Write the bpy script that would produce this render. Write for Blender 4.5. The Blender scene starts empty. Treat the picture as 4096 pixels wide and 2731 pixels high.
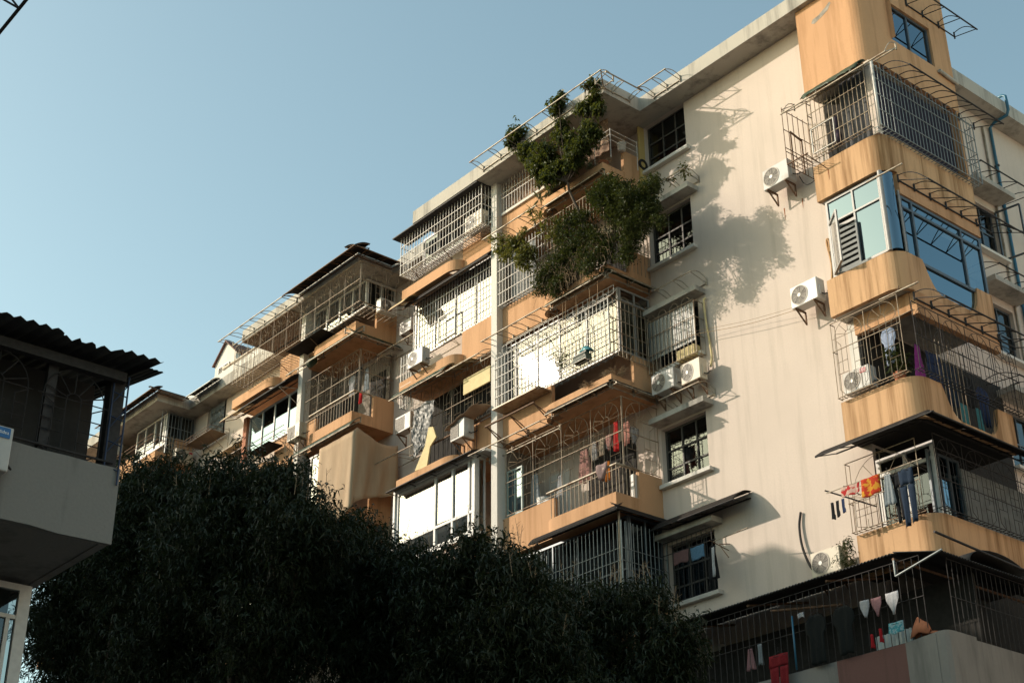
import bpy, bmesh, math, random
import numpy as np
from mathutils import Vector, Matrix
random.seed(7); rng = np.random.default_rng(7)
S = bpy.context.scene
COL = S.collection
R = math.radians

# ------------------------------------------------------------------ camera
cam = bpy.data.cameras.new('camera'); cam.sensor_width = 36.0; cam.lens = 52.66
cam.clip_start = 0.1; cam.clip_end = 4000
co = bpy.data.objects.new('camera', cam); COL.objects.link(co)
_p, _r, _y = R(27.284), R(-0.4188), R(39.889)
fh = Vector((-math.cos(_y), math.sin(_y), 0)); up = Vector((0, 0, 1))
fw = fh*math.cos(_p)+up*math.sin(_p); rt = fh.cross(up); uu = rt.cross(fw)
rt, uu = rt*math.cos(_r)+uu*math.sin(_r), -rt*math.sin(_r)+uu*math.cos(_r)
co.matrix_world = Matrix(((rt.x, uu.x, -fw.x, 17.6), (rt.y, uu.y, -fw.y, -23.8), (rt.z, uu.z, -fw.z, 1.6), (0, 0, 0, 1)))
S.camera = co

# ------------------------------------------------------------------ sky, sun, exposure
SUN = Vector((-0.6806, -0.586, 0.4398)).normalized()          # towards the sun
w = bpy.data.worlds.new('World'); S.world = w; w.use_nodes = True
nt = w.node_tree; nt.nodes.clear()
sky = nt.nodes.new('ShaderNodeTexSky'); sky.sky_type = 'NISHITA'; sky.sun_disc = False
sky.sun_elevation = math.asin(SUN.z)
sky.sun_rotation = math.atan2(SUN.x, SUN.y)
sky.air_density = 1.0; sky.dust_density = 1.4; sky.ozone_density = 1.0; sky.altitude = 20
bg = nt.nodes.new('ShaderNodeBackground'); bg.inputs['Strength'].default_value = 0.15
ow = nt.nodes.new('ShaderNodeOutputWorld')
tn = nt.nodes.new('ShaderNodeMix'); tn.data_type = 'RGBA'; tn.blend_type = 'MULTIPLY'; tn.inputs[0].default_value = 1.0
tn.inputs[7].default_value = (1.09, 1.10, 0.82, 1)            # even white balance of the whole sky
nt.links.new(sky.outputs[0], tn.inputs[6]); nt.links.new(tn.outputs[2], bg.inputs['Color']); nt.links.new(bg.outputs[0], ow.inputs['Surface'])
sl = bpy.data.lights.new('sun', 'SUN'); sl.energy = 3.0; sl.angle = R(0.53); sl.color = (1.0, 0.87, 0.72)
so = bpy.data.objects.new('sun', sl); COL.objects.link(so)
so.rotation_euler = SUN.to_track_quat('Z', 'Y').to_euler(); so.location = (-40, -40, 60)
S.view_settings.view_transform = 'Standard'; S.view_settings.look = 'None'
S.view_settings.exposure = 0.75; S.view_settings.gamma = 1.0
try: S.view_settings.use_curve_mapping = False
except Exception: pass

# ------------------------------------------------------------------ materials
MATS = {}
def _new(name):
    m = bpy.data.materials.new(name); m.use_nodes = True
    b = m.node_tree.nodes['Principled BSDF']; MATS[name] = m
    return m, m.node_tree, b
def _noise(t, vec, scale, detail=4, rough=0.6):
    n = t.nodes.new('ShaderNodeTexNoise'); n.inputs['Scale'].default_value = scale
    n.inputs['Detail'].default_value = detail; n.inputs['Roughness'].default_value = rough
    t.links.new(vec, n.inputs['Vector']); return n.outputs['Fac']
def _map(t, src, scale):
    n = t.nodes.new('ShaderNodeMapping'); n.inputs['Scale'].default_value = scale
    t.links.new(src, n.inputs['Vector']); return n.outputs[0]
def _ramp(t, fac, a, b, ca=(0, 0, 0, 1), cb=(1, 1, 1, 1)):
    n = t.nodes.new('ShaderNodeValToRGB'); e = n.color_ramp.elements
    e[0].position = a; e[1].position = b; e[0].color = ca; e[1].color = cb
    t.links.new(fac, n.inputs[0]); return n.outputs[0]
def _mix(t, fac, a, b):
    n = t.nodes.new('ShaderNodeMix'); n.data_type = 'RGBA'
    for s, v in ((0, fac), (6, a), (7, b)):
        if isinstance(v, (int, float)): n.inputs[s].default_value = v
        elif isinstance(v, tuple): n.inputs[s].default_value = v+(1,) if len(v) == 3 else v
        else: t.links.new(v, n.inputs[s])
    return n.outputs[2]
def _pos(t):
    return t.nodes.new('ShaderNodeNewGeometry').outputs['Position']
def _bump(t, b, fac, strength, dist=0.01):
    n = t.nodes.new('ShaderNodeBump'); n.inputs['Strength'].default_value = strength; n.inputs['Distance'].default_value = dist
    t.links.new(fac, n.inputs['Height']); t.links.new(n.outputs[0], b.inputs['Normal'])
def dark(c, k): return tuple(x*k for x in c)
def stucco(name, c, stain=(0.25, 0.17, 0.1), amt=0.5, lo=0.52, hi=0.72, rough=0.92, fine=0.25, streak=3.0):
    m, t, b = _new(name); P = _pos(t)
    big = _noise(t, P, 0.55, 5); fin = _noise(t, P, 26, 3)
    st = _noise(t, _map(t, P, (streak, streak, 0.22)), 1.0, 6, 0.65)
    col = _mix(t, _ramp(t, big, 0.3, 0.75), dark(c, 0.88), dark(c, 1.08))
    col = _mix(t, _ramp(t, fin, 0.25, 0.8), dark(c, 0.9), col)
    s = t.nodes.new('ShaderNodeMath'); s.operation = 'MULTIPLY'; s.inputs[1].default_value = amt
    t.links.new(_ramp(t, st, lo, hi), s.inputs[0])
    col = _mix(t, s.outputs[0], col, stain)
    t.links.new(col, b.inputs['Base Color']); b.inputs['Roughness'].default_value = rough
    b.inputs['Specular IOR Level'].default_value = 0.2
    _bump(t, b, fin, fine); return m
def plain(name, c, rough=0.6, metal=0.0, var=0.15, scale=9, spec=0.4, bump=0.0, dirt=None, dlo=.5, dhi=.7):
    m, t, b = _new(name); P = _pos(t); n = _noise(t, P, scale, 4)
    col = _mix(t, _ramp(t, n, 0.3, 0.7), dark(c, 1-var), dark(c, 1+var))
    if dirt:
        col = _mix(t, _ramp(t, _noise(t, _map(t, P, (1, 1, .4)), scale*.45, 5), dlo, dhi), col, dirt)
    t.links.new(col, b.inputs['Base Color']); b.inputs['Roughness'].default_value = rough
    b.inputs['Metallic'].default_value = metal; b.inputs['Specular IOR Level'].default_value = spec
    if bump: _bump(t, b, n, bump)
    return m
def glass(name, tint, refl, rcol=(1, 1, 1), rough=0.02):
    m, t, b = _new(name); t.nodes.remove(b); out = t.nodes['Material Output']
    tr = t.nodes.new('ShaderNodeBsdfTransparent'); tr.inputs[0].default_value = tint+(1,)
    gl = t.nodes.new('ShaderNodeBsdfGlossy'); gl.inputs[0].default_value = rcol+(1,); gl.inputs['Roughness'].default_value = rough
    n = t.nodes.new('ShaderNodeTexNoise'); n.inputs['Scale'].default_value = 1.3
    t.links.new(_pos(t), n.inputs['Vector'])
    bp = t.nodes.new('ShaderNodeBump'); bp.inputs['Strength'].default_value = 0.006; bp.inputs['Distance'].default_value = 0.05
    t.links.new(n.outputs['Fac'], bp.inputs['Height']); t.links.new(bp.outputs[0], gl.inputs['Normal'])
    fr = t.nodes.new('ShaderNodeLayerWeight'); fr.inputs['Blend'].default_value = 0.35
    mr = t.nodes.new('ShaderNodeMapRange'); mr.inputs['To Min'].default_value = refl; mr.inputs['To Max'].default_value = 1.0
    t.links.new(fr.outputs['Fresnel'], mr.inputs['Value'])
    mx = t.nodes.new('ShaderNodeMixShader')
    t.links.new(mr.outputs[0], mx.inputs[0]); t.links.new(tr.outputs[0], mx.inputs[1]); t.links.new(gl.outputs[0], mx.inputs[2])
    t.links.new(mx.outputs[0], out.inputs['Surface']); return m
def cloth(name, c, transl=0.3, stripes=None, pattern=None):
    m, t, b = _new(name); P = _pos(t)
    n = _noise(t, P, 30, 3); col = _mix(t, _ramp(t, n, 0.3, 0.7), dark(c, 0.82), dark(c, 1.1))
    if stripes:
        wv = t.nodes.new('ShaderNodeTexWave'); wv.inputs['Scale'].default_value = stripes[1]; wv.bands_direction = 'X'
        t.links.new(P, wv.inputs['Vector']); col = _mix(t, _ramp(t, wv.outputs['Fac'], .45, .6), col, stripes[0])
    if pattern:
        col = _mix(t, _ramp(t, _noise(t, P, pattern[1], 2), .5, .54), col, pattern[0])
    t.links.new(col, b.inputs['Base Color']); b.inputs['Roughness'].default_value = 0.9
    b.inputs['Specular IOR Level'].default_value = 0.1
    if transl:
        tl = t.nodes.new('ShaderNodeBsdfTranslucent'); t.links.new(col, tl.inputs[0])
        mx = t.nodes.new('ShaderNodeMixShader'); mx.inputs[0].default_value = transl; out = t.nodes['Material Output']
        t.links.new(b.outputs[0], mx.inputs[1]); t.links.new(tl.outputs[0], mx.inputs[2]); t.links.new(mx.outputs[0], out.inputs['Surface'])
    return m
def leafmat(name, c1, c2, transl=0.35, rough=0.45):
    m, t, b = _new(name); P = _pos(t); n = _noise(t, P, 3.0, 3); n2 = _noise(t, P, 14, 2)
    col = _mix(t, _ramp(t, n, .3, .7), c1, c2); col = _mix(t, _ramp(t, n2, .3, .7), dark(c1, .8), col)
    t.links.new(col, b.inputs['Base Color']); b.inputs['Roughness'].default_value = rough; b.inputs['Specular IOR Level'].default_value = 0.35
    tl = t.nodes.new('ShaderNodeBsdfTranslucent'); t.links.new(_mix(t, .5, col, (c2[0]*1.3, c2[1]*1.3, c2[2]*.6)), tl.inputs[0])
    mx = t.nodes.new('ShaderNodeMixShader'); mx.inputs[0].default_value = transl
    t.links.new(b.outputs[0], mx.inputs[1]); t.links.new(tl.outputs[0], mx.inputs[2])
    t.links.new(mx.outputs[0], t.nodes['Material Output'].inputs['Surface']); return m

CREAM = stucco('cream_stucco', (0.60, 0.51, 0.445), stain=(0.34, 0.29, 0.24), amt=0.6, lo=.5, hi=.8)
ORANGE = stucco('orange_stucco', (0.56, 0.325, 0.18), stain=(0.24, 0.12, 0.05), amt=0.65, lo=.48, hi=.72)
ORANGES = stucco('streaked_orange_stucco', (0.57, 0.355, 0.20), stain=(0.20, 0.105, 0.045), amt=0.85, lo=.46, hi=.66, streak=4.2)
CONC = stucco('weathered_concrete', (0.46, 0.43, 0.38), stain=(0.12, 0.115, 0.105), amt=0.75, lo=.48, hi=.7, streak=2.2)
WHITEP = stucco('white_painted_concrete', (0.66, 0.63, 0.58), stain=(0.33, 0.3, 0.26), amt=0.5, lo=.5, hi=.75)
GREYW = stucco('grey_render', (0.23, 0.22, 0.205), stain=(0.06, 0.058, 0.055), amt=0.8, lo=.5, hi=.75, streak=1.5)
TILE = stucco('brown_wall_tile', (0.16, 0.085, 0.075), stain=(0.07, 0.04, 0.035), amt=0.5)
YELLOWP = stucco('yellowed_paint', (0.55, 0.40, 0.16), stain=(0.25, 0.2, 0.1), amt=0.4)
SHADEBLK = plain('shade_black', (0.022, 0.02, 0.018), 0.95, var=.3)  # near-black colour puts shade into rooms, doorways and recesses
ROOM = plain('room_plaster', (0.22, 0.19, 0.16), 0.95, var=.2)
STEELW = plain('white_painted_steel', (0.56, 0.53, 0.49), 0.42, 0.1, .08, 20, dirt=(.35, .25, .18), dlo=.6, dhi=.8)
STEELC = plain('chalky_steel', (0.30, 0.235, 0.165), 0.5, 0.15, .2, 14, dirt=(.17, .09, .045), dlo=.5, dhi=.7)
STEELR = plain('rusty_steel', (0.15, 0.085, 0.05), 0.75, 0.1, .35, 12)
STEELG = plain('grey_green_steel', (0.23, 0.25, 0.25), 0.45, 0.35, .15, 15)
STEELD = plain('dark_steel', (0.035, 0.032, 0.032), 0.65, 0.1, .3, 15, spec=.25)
GALV = plain('galvanised_tube', (0.36, 0.31, 0.24), 0.5, 0.2, .2, 10, dirt=(.16, .09, .05), dlo=.5, dhi=.68)
ALU = plain('aluminium_frame', (0.30, 0.29, 0.28), 0.5, 0.15, .08, 12)
ALUD = plain('dark_grey_aluminium', (0.085, 0.10, 0.115), 0.4, 0.3, .1, 12)
WHITEFR = plain('white_pvc_frame', (0.56, 0.545, 0.52), 0.5, 0, .08, 12, dirt=(.36, .32, .27), dlo=.58, dhi=.8)
WOODFR = plain('dark_window_timber', (0.055, 0.05, 0.045), 0.6, 0, .2, 12)
ACW = plain('ac_white_plastic', (0.66, 0.64, 0.60), 0.45, 0, .05, 6, dirt=(.36, .29, .22), dlo=.62, dhi=.85)
ACD = plain('ac_dark_grille', (0.05, 0.045, 0.04), 0.6, 0, .1)
ACG = plain('ac_grille_wire', (0.34, 0.30, 0.25), 0.5, 0, .1)
RUBBER = plain('black_insulation_hose', (0.035, 0.03, 0.028), 0.8, 0, .4, 30)
TAPE = plain('tan_wrapped_hose', (0.42, 0.25, 0.12), 0.8, 0, .3, 30)
BLUEPIPE = plain('blue_water_pipe', (0.025, 0.12, 0.20), 0.4, 0, .12, 3)
CORR = plain('black_corrugated_sheet', (0.03, 0.028, 0.027), 0.7, 0, .3, 4)
AWN = plain('dark_awning_sheet', (0.024, 0.02, 0.018), 0.85, 0, .3, 4, spec=.15)
GREENSH = plain('green_awning_sheet', (0.025, 0.045, 0.022), 0.5, 0, .3, 4)
YELSH = plain('yellowed_awning_sheet', (0.50, 0.38, 0.2), 0.6, 0, .2, 4)
BROWNSH = plain('brown_awning_sheet', (0.13, 0.085, 0.05), 0.6, 0, .2, 4)
BAMB = plain('bamboo_blind', (0.20, 0.12, 0.055), 0.8, 0, .3, 30)
TARP = plain('grey_crumpled_tarp', (0.17, 0.165, 0.16), 0.5, 0, .35, 6)
CANVAS = stucco('stained_canvas', (0.46, 0.34, 0.23), stain=(.2, .12, .06), amt=.7, lo=.42, hi=.8, streak=1.3)
CARD = plain('yellow_board', (0.62, 0.50, 0.26), 0.8, 0, .1, 5)
GLASSB = glass('blue_tinted_glass', (0.07, 0.11, 0.13), 0.30, (0.50, 0.68, 0.80))
GLASSC = glass('clear_window_glass', (0.6, 0.64, 0.65), 0.3, (.95, .98, 1), .015)
GLASSD = glass('dusty_dark_glass', (0.30, 0.33, 0.33), 0.03, (.8, .9, .95), .04)
GLASSS = glass('sliding_window_glass', (0.65, 0.68, 0.68), 0.12, (1, 1, 1), .015)
CURT = cloth('white_net_curtain', (0.33, 0.34, 0.34), 0.25)
CURTY = cloth('cream_curtain', (0.46, 0.39, 0.27), 0.2)
CURTP = cloth('pink_striped_curtain', (0.36, 0.23, 0.20), 0.2, stripes=((.45, .38, .34), 14))
CURTG = cloth('grey_curtain', (0.10, 0.10, 0.105), 0.1)
CURTN = cloth('dark_mauve_curtain', (0.045, 0.042, 0.06), 0.1)
CURTB = cloth('brown_patterned_curtain', (0.23, 0.15, 0.11), 0.1, pattern=((.36, .25, .18), 9))
TERRA = plain('terracotta', (0.33, 0.12, 0.06), .85, 0, .2, 8, bump=.2)
RED = plain('red_paint', (0.30, 0.04, 0.03), .6)
BARK = plain('bark', (0.075, 0.055, 0.04), .95, 0, .4, 9, bump=.6)
TWIG = plain('dry_twig', (0.30, 0.21, 0.13), .95, 0, .3, 9)
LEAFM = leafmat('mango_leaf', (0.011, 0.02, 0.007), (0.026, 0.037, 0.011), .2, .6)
LEAFB = leafmat('shrub_leaf', (0.032, 0.05, 0.013), (0.10, 0.11, 0.022), .35)
LEAFD = leafmat('climber_leaf', (0.026, 0.042, 0.013), (0.065, 0.075, 0.02), .3)
LEAFY = leafmat('dracaena_leaf', (0.08, 0.10, 0.025), (0.18, 0.165, 0.045), .35)
LEAFA = leafmat('aloe_leaf', (0.13, 0.17, 0.11), (0.22, 0.24, 0.15), .1)
GROUND = plain('lane_concrete', (0.13, 0.125, 0.12), .95, 0, .2, 1.2, bump=.2)

# ------------------------------------------------------------------ mesh helpers
class MB:
    def __init__(s): s.v = []; s.f = []
    def add(s, vs, fs):
        n = len(s.v); s.v += [tuple(p) for p in vs]; s.f += [tuple(n+i for i in f) for f in fs]; return s
    def box(s, x0, x1, y0, y1, z0, z1):
        return s.add([(x, y, z) for z in (z0, z1) for y in (y0, y1) for x in (x0, x1)],
                     [(0, 2, 3, 1), (4, 5, 7, 6), (0, 1, 5, 4), (2, 6, 7, 3), (0, 4, 6, 2), (1, 3, 7, 5)])
    def prism(s, pts, z0, z1):
        n = len(pts)
        return s.add([(p[0], p[1], z0) for p in pts]+[(p[0], p[1], z1) for p in pts],
                     [tuple(range(n-1, -1, -1)), tuple(range(n, 2*n))]+[(i, (i+1) % n, n+(i+1) % n, n+i) for i in range(n)])
    def bar(s, a, b, w, h=None):
        a, b = Vector(a), Vector(b); h = h or w; d = (b-a).normalized()
        u = d.cross(Vector((0, 0, 1)))
        u = u.normalized() if u.length > 1e-4 else Vector((1, 0, 0))
        v = d.cross(u).normalized(); u = u*w/2; v = v*h/2
        vs = [p+i*u+j*v for p in (a, b) for i, j in ((-1, -1), (1, -1), (1, 1), (-1, 1))]
        return s.add(vs, [(3, 2, 1, 0), (4, 5, 6, 7), (0, 1, 5, 4), (1, 2, 6, 5), (2, 3, 7, 6), (3, 0, 4, 7)])
    def tube(s, pts, r, n=6, r2=None):
        pts = [Vector(p) for p in pts]; m = len(pts); vs = []; fs = []; pu = None
        for i, p in enumerate(pts):
            d = (pts[min(i+1, m-1)]-pts[max(i-1, 0)]).normalized()
            u = d.cross(Vector((0, 0, 1))) if pu is None else pu-d*pu.dot(d)
            if u.length < 1e-4: u = d.cross(Vector((1, 0, 0)))
            u.normalize(); pu = u; v = d.cross(u)
            rr = r if r2 is None else r+(r2-r)*i/max(1, m-1)
            vs += [p+rr*(math.cos(2*math.pi*k/n)*u+math.sin(2*math.pi*k/n)*v) for k in range(n)]
        for i in range(m-1):
            fs += [(i*n+k, i*n+(k+1) % n, (i+1)*n+(k+1) % n, (i+1)*n+k) for k in range(n)]
        fs += [tuple(range(n-1, -1, -1)), tuple((m-1)*n+k for k in range(n))]
        return s.add(vs, fs)
    def grid(s, rows, closed=False):
        nr, nc = len(rows), len(rows[0])
        return s.add([p for r in rows for p in r], [(i*nc+j, i*nc+j+1, (i+1)*nc+j+1, (i+1)*nc+j) for i in range(nr-1) for j in range(nc-1)])
    def disc(s, c, r0, r1, axis, n=28):                # ring in the plane across axis 'y' or 'x'
        vs = []
        for k in range(n):
            a = 2*math.pi*k/n
            for r in (r0, r1):
                q = (r*math.cos(a), r*math.sin(a))
                vs.append((c[0]+q[0], c[1], c[2]+q[1]) if axis == 'y' else (c[0], c[1]+q[0], c[2]+q[1]))
        return s.add(vs, [(2*k, 2*k+1, (2*k+3) % (2*n), (2*k+2) % (2*n)) for k in range(n)])
    def mesh(s, name):
        me = bpy.data.meshes.new(name); me.from_pydata(s.v, [], s.f); me.validate(); me.update(); return me

WLOC = {}
def part(name, mb, m, parent=None, smooth=False, solid=0, local=False):
    me = mb if isinstance(mb, bpy.types.Mesh) else mb.mesh(name)
    if not me.materials: me.materials.append(m)
    if smooth:
        for p in me.polygons: p.use_smooth = True
    o = bpy.data.objects.new(name, me); COL.objects.link(o)
    if solid:
        md = o.modifiers.new('thickness', 'SOLIDIFY'); md.thickness = solid; md.offset = 0
    if parent is not None:
        o.parent = parent
        if not local: o.matrix_parent_inverse = Matrix.Translation(-WLOC.get(parent.name, Vector()))
    return o
def tag(o, label, cat, group=None, kind=None):
    if label: o['label'] = label
    if cat: o['category'] = cat
    if group: o['group'] = group
    if kind: o['kind'] = kind
    return o
def thing(name, label, cat, loc, group=None):
    o = bpy.data.objects.new(name, None); o.empty_display_size = 0.2; COL.objects.link(o); o.location = loc
    WLOC[o.name] = Vector(loc); return tag(o, label, cat, group)
_unit = {}
def stick(parent, name, a, b, wd, m, h=None, flat=False):
    """one straight bar: every bar of a material shares one unit mesh"""
    key = (m.name, flat or h is not None)
    if key not in _unit:
        me = (MB().box(-.5, .5, -.5, .5, -.5, .5) if key[1] else MB().tube([(0, 0, -.5), (0, 0, .5)], .54, 8)).mesh('bar_'+m.name); me.materials.append(m)
        if not key[1]:
            for p in me.polygons: p.use_smooth = len(p.vertices) == 4
        _unit[key] = me
    a, b = Vector(a), Vector(b); d = b-a
    o = bpy.data.objects.new(name, _unit[key]); COL.objects.link(o)
    q = d.to_track_quat('Z', 'Y')
    mw = Matrix.Translation((a+b)/2) @ q.to_matrix().to_4x4() @ Matrix.Diagonal((wd, h or wd, d.length, 1))
    o.parent = parent; o.matrix_parent_inverse = Matrix.Identity(4)
    o.matrix_basis = Matrix.Translation(-WLOC.get(parent.name, Vector())) @ mw
    return o
def FA(y0, x0=0):      # facade A: along X, outwards towards -Y
    return lambda s, o, z: Vector((x0+s, y0-o, z))
def FB(x0, y0=0):      # facade B: along Y, outwards towards +X
    return lambda s, o, z: Vector((x0+o, y0+s, z))
def arc(cx, cz, r, a0, a1, n=12, rz=None):
    return [(cx+r*math.cos(a0+(a1-a0)*i/n), cz+(rz or r)*math.sin(a0+(a1-a0)*i/n)) for i in range(n+1)]

# ================================================================== THE PLACE
g = MB().grid([[(x, y, 0) for x in (-900, -60, 60, 900)] for y in (-900, -60, 60, 900)])
tag(part('ground', g, GROUND), None, None, kind='structure')

# ------------------------------------------------------------------ the apartment block
BLD = thing('apartment_building', 'long ochre and cream apartment block with caged balconies and flat concrete roof', 'building', (-14, 4, 0))
def islands(mb):
    """split a builder into its connected pieces"""
    par = list(range(len(mb.v)))
    def fnd(a):
        while par[a] != a: par[a] = par[par[a]]; a = par[a]
        return a
    for f in mb.f:
        r0 = fnd(f[0])
        for i in f[1:]: par[fnd(i)] = r0
    out = {}
    for f in mb.f: out.setdefault(fnd(f[0]), []).append(f)
    res = []
    for fs in out.values():
        ids = sorted({i for f in fs for i in f}); mp = {i: k for k, i in enumerate(ids)}
        res.append(MB().add([mb.v[i] for i in ids], [tuple(mp[i] for i in f) for f in fs]))
    return res
def bp(name, mb, m, smooth=False):
    o = None
    for q in islands(mb): o = part(name, q, m, BLD, smooth)
    return o
ZR0, ZR1 = 24.9, 25.32
# floor levels: M bays (slab bottom, sill), right corner stack
MB_Z = [22.88, 19.87, 16.87, 13.88, 10.9, 7.9, 4.9, 1.9]
MS_Z = [23.9, 20.92, 17.92, 14.9, 11.9, 8.9, 5.9, 2.9]
WSILL = [23.48, 20.56, 17.62, 14.68, 11.77, 8.85, 5.9, 2.95]
# main wall with its column of windows
WX0, WX1 = -5.34, -3.87
wm = MB()
wm.box(WX1, 0.6, 0, .25, 0, ZR0)
wm.box(-14.1, WX0, 0, .25, 0, ZR0)
zz = 0
for zs in reversed(WSILL):
    wm.box(WX0, WX1, 0, .25, zz, zs); zz = zs+1.44
wm.box(WX0, WX1, 0, .25, zz, ZR0)
bp('wall', wm, CREAM)
wm = MB()
wm.box(-16.5, -14.1, 0, .25, 0, ZR0); wm.box(-23.9, -16.5, 0, .25, 0, ZR0)
wm.box(-27.15, -23.9, 0, .25, 0, ZR0); wm.box(-29.4, -28.5, 0, .25, 0, ZR0)
zz = 0
for zs in reversed(WSILL): wm.box(-28.5, -27.15, 0, .25, zz, zs); zz = zs+1.42
wm.box(-38, -29.4, 0, .25, 0, ZR0)
bp('wall', wm, CREAM)
# end wall on the right (facade B)
wm = MB(); wm.box(.35, .6, .25, 5.35, 0, ZR0); wm.box(.35, .6, 6.45, 16, 0, ZR0); zz = 0
for zs in (2.95, 5.9, 8.85, 11.75, 14.65, 17.57, 20.47):
    wm.box(.35, .6, 5.35, 6.45, zz, zs); zz = zs+1.45
wm.box(.35, .6, 5.35, 6.45, zz, ZR0)
bp('wall', wm, CREAM)
# rooms behind the openings
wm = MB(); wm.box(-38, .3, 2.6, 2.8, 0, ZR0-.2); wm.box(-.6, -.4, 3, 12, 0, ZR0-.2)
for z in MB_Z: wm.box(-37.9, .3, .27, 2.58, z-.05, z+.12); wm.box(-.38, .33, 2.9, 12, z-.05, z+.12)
bp('room', wm, SHADEBLK)
wm = MB(); wm.box(-38, .3, 15.8, 16, 0, ZR0); wm.box(-38, -37.8, .25, 15.8, 0, ZR0); bp('rear_wall', wm, CREAM)
# flat roof with deep fascia
rp = [(-38, -1.92), (-28.85, -1.92), (-28.85, -.62), (-22.85, -.62), (-22.85, -1.92), (-15.95, -1.92), (-15.95, -.62), (-13.1, -.62), (-13.1, -1.92), (-4.85, -1.92), (-4.85, -.62), (1.15, -.62), (1.15, 16.6), (-38, 16.6)]
bp('roof', MB().prism(rp, ZR0+.003, ZR1), CONC)

def ribbon(path, zb, zt, th):
    """wall standing on a plan path; zb / zt give bottom and top along it"""
    n = len(path); mb = MB(); vs = []; L = 0
    for i, p in enumerate(path):
        a = Vector(path[max(i-1, 0)]); b = Vector(path[min(i+1, n-1)]); d = (b-a).normalized(); nn = Vector((d.y, -d.x))
        q = Vector(p)-nn*th
        z0 = zb(p) if callable(zb) else zb; z1 = zt(p) if callable(zt) else zt
        vs += [(p[0], p[1], z0), (p[0], p[1], z1), (q.x, q.y, z1), (q.x, q.y, z0)]
    fs = []
    for i in range(n-1):
        k = 4*i; fs += [(k, k+4, k+5, k+1), (k+1, k+5, k+6, k+2), (k+2, k+6, k+7, k+3), (k+3, k+7, k+4, k)]
    fs += [(0, 1, 2, 3), (4*n-1, 4*n-2, 4*n-3, 4*n-4)]
    return mb.add(vs, fs)

# --- bays M1, M2, M3: (left end, pilaster centre, right end, first floor index built, planter sides)
def pl_right(x0, x1, z, h=.33):
    """planter box of the right unit: curved inner end, sharp outer corner, returns along the side"""
    c = [(x0+.45*(1-math.cos(t)), -1.2-.32*math.sin(t)) for t in [i*math.pi/2/8 for i in range(9)]]
    pts = c+[(x1-.8, -1.52), (x1-.002, -1.52), (x1-.002, -1.51), (x1, -1.51), (x1, -.76)]
    return ribbon(pts, z, z+h, .09)
def pl_left(x0, x1, z, h=.33):
    c = [(x1-.45*(1-math.cos(t)), -1.2-.32*math.sin(t)) for t in [i*math.pi/2/8 for i in range(8, -1, -1)]]
    pts = [(x0, -.76), (x0, -1.51), (x0+.002, -1.51), (x0+.002, -1.52), (x0+.8, -1.52)]+c
    return ribbon(pts, z, z+h, .09)
def bay(xl, xp, xr, floors, left=True):
    for i in floors:
        z, sl = MB_Z[i], MS_Z[i]
        slab = MB().box(xl+.02, xr-.02, -1.19, -.005, z+.004, z+.13)
        slab.prism([(xr-2.1, -1.19), (xr-.05, -1.19), (xr-.05, -1.47), (xr-2.0, -1.47)], z+.004, z+.09)
        if left: slab.prism([(xl+.05, -1.47), (xl+2.0, -1.47), (xl+2.1, -1.19), (xl+.05, -1.19)], z+.004, z+.09)
        bp('floor_slab', slab, ORANGE)
        m = MB().box(xp+.12, xr-2.5, -1.2, -1.09, z, sl)
        m.box(xr-.1, xr-.001, -.755, -.002, z, sl)
        bp('parapet', m, ORANGE)
        bp('planter', pl_right(xr-2.58, xr, z), ORANGE)
        if left:
            m = MB().box(xl+2.5, xp-.12, -1.2, -1.09, z, sl); m.box(xl+.001, xl+.1, -.755, -.002, z, sl)
            bp('parapet', m, ORANGE); bp('planter', pl_left(xl, xl+2.58, z), ORANGE)
    m = MB().box(xp-.09, xp+.09, -1.19, -.003, 0, ZR0-.002); bp('party_wall', m, ROOM)
    bp('pilaster', MB().box(xp-.12, xp+.12, -1.40, -1.08, 0, ZR0-.001), WHITEP)
bay(-14.1, -9.95, -5.4, range(0, 6))
bay(-23.9, -19.75, -16.5, range(0, 5))
bay(-37.6, -33.4, -29.4, range(0, 4))

# --- right corner stack: rounded balconies wrapping the corner
RB = [22.47, 19.57, 16.67, 13.77, 10.87, 7.97]
RSZ = [None, 20.5, 17.56, 14.66, 11.76]
def rs_path(y1=2.85, r=.42, step=.06, x0=.32, xo=2.2, yo=-.48):
    p = [(x0, yo), (x0+.6, yo), (xo-r, yo)]
    p += [(xo-r+r*math.sin(t), yo+r-r*math.cos(t)) for t in [i*math.pi/2/10 for i in range(1, 11)]]
    n = max(1, int((y1-(yo+r))/step)); p += [(xo, yo+r+(y1-yo-r)*i/n) for i in range(1, n+1)]
    return p
def swoop(z0, zt):
    zl = z0+.2
    def f(p):
        x, y = p
        if x < 2.19 or y < .38 or y > 2.3: return zt
        if y < .98: t = (y-.38)/.6; return zl+(zt-zl)*(1-t)**2.4
        if y > 1.9: t = (y-1.9)/.4; return zl+(zt-zl)*(1-math.sqrt(max(0, 1-t*t)))
        return zl
    return f
bp('parapet', ribbon(rs_path(), RB[1], RSZ[1], .1), ORANGES)
bp('parapet', ribbon(rs_path(), RB[2], swoop(RB[2], RSZ[2]), .1), ORANGES)
bp('parapet', ribbon(rs_path(), RB[3], swoop(RB[3], RSZ[3]), .1), ORANGES)
bp('parapet', ribbon(rs_path(y1=3.4), RB[4], RSZ[4], .1), ORANGES)
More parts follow.
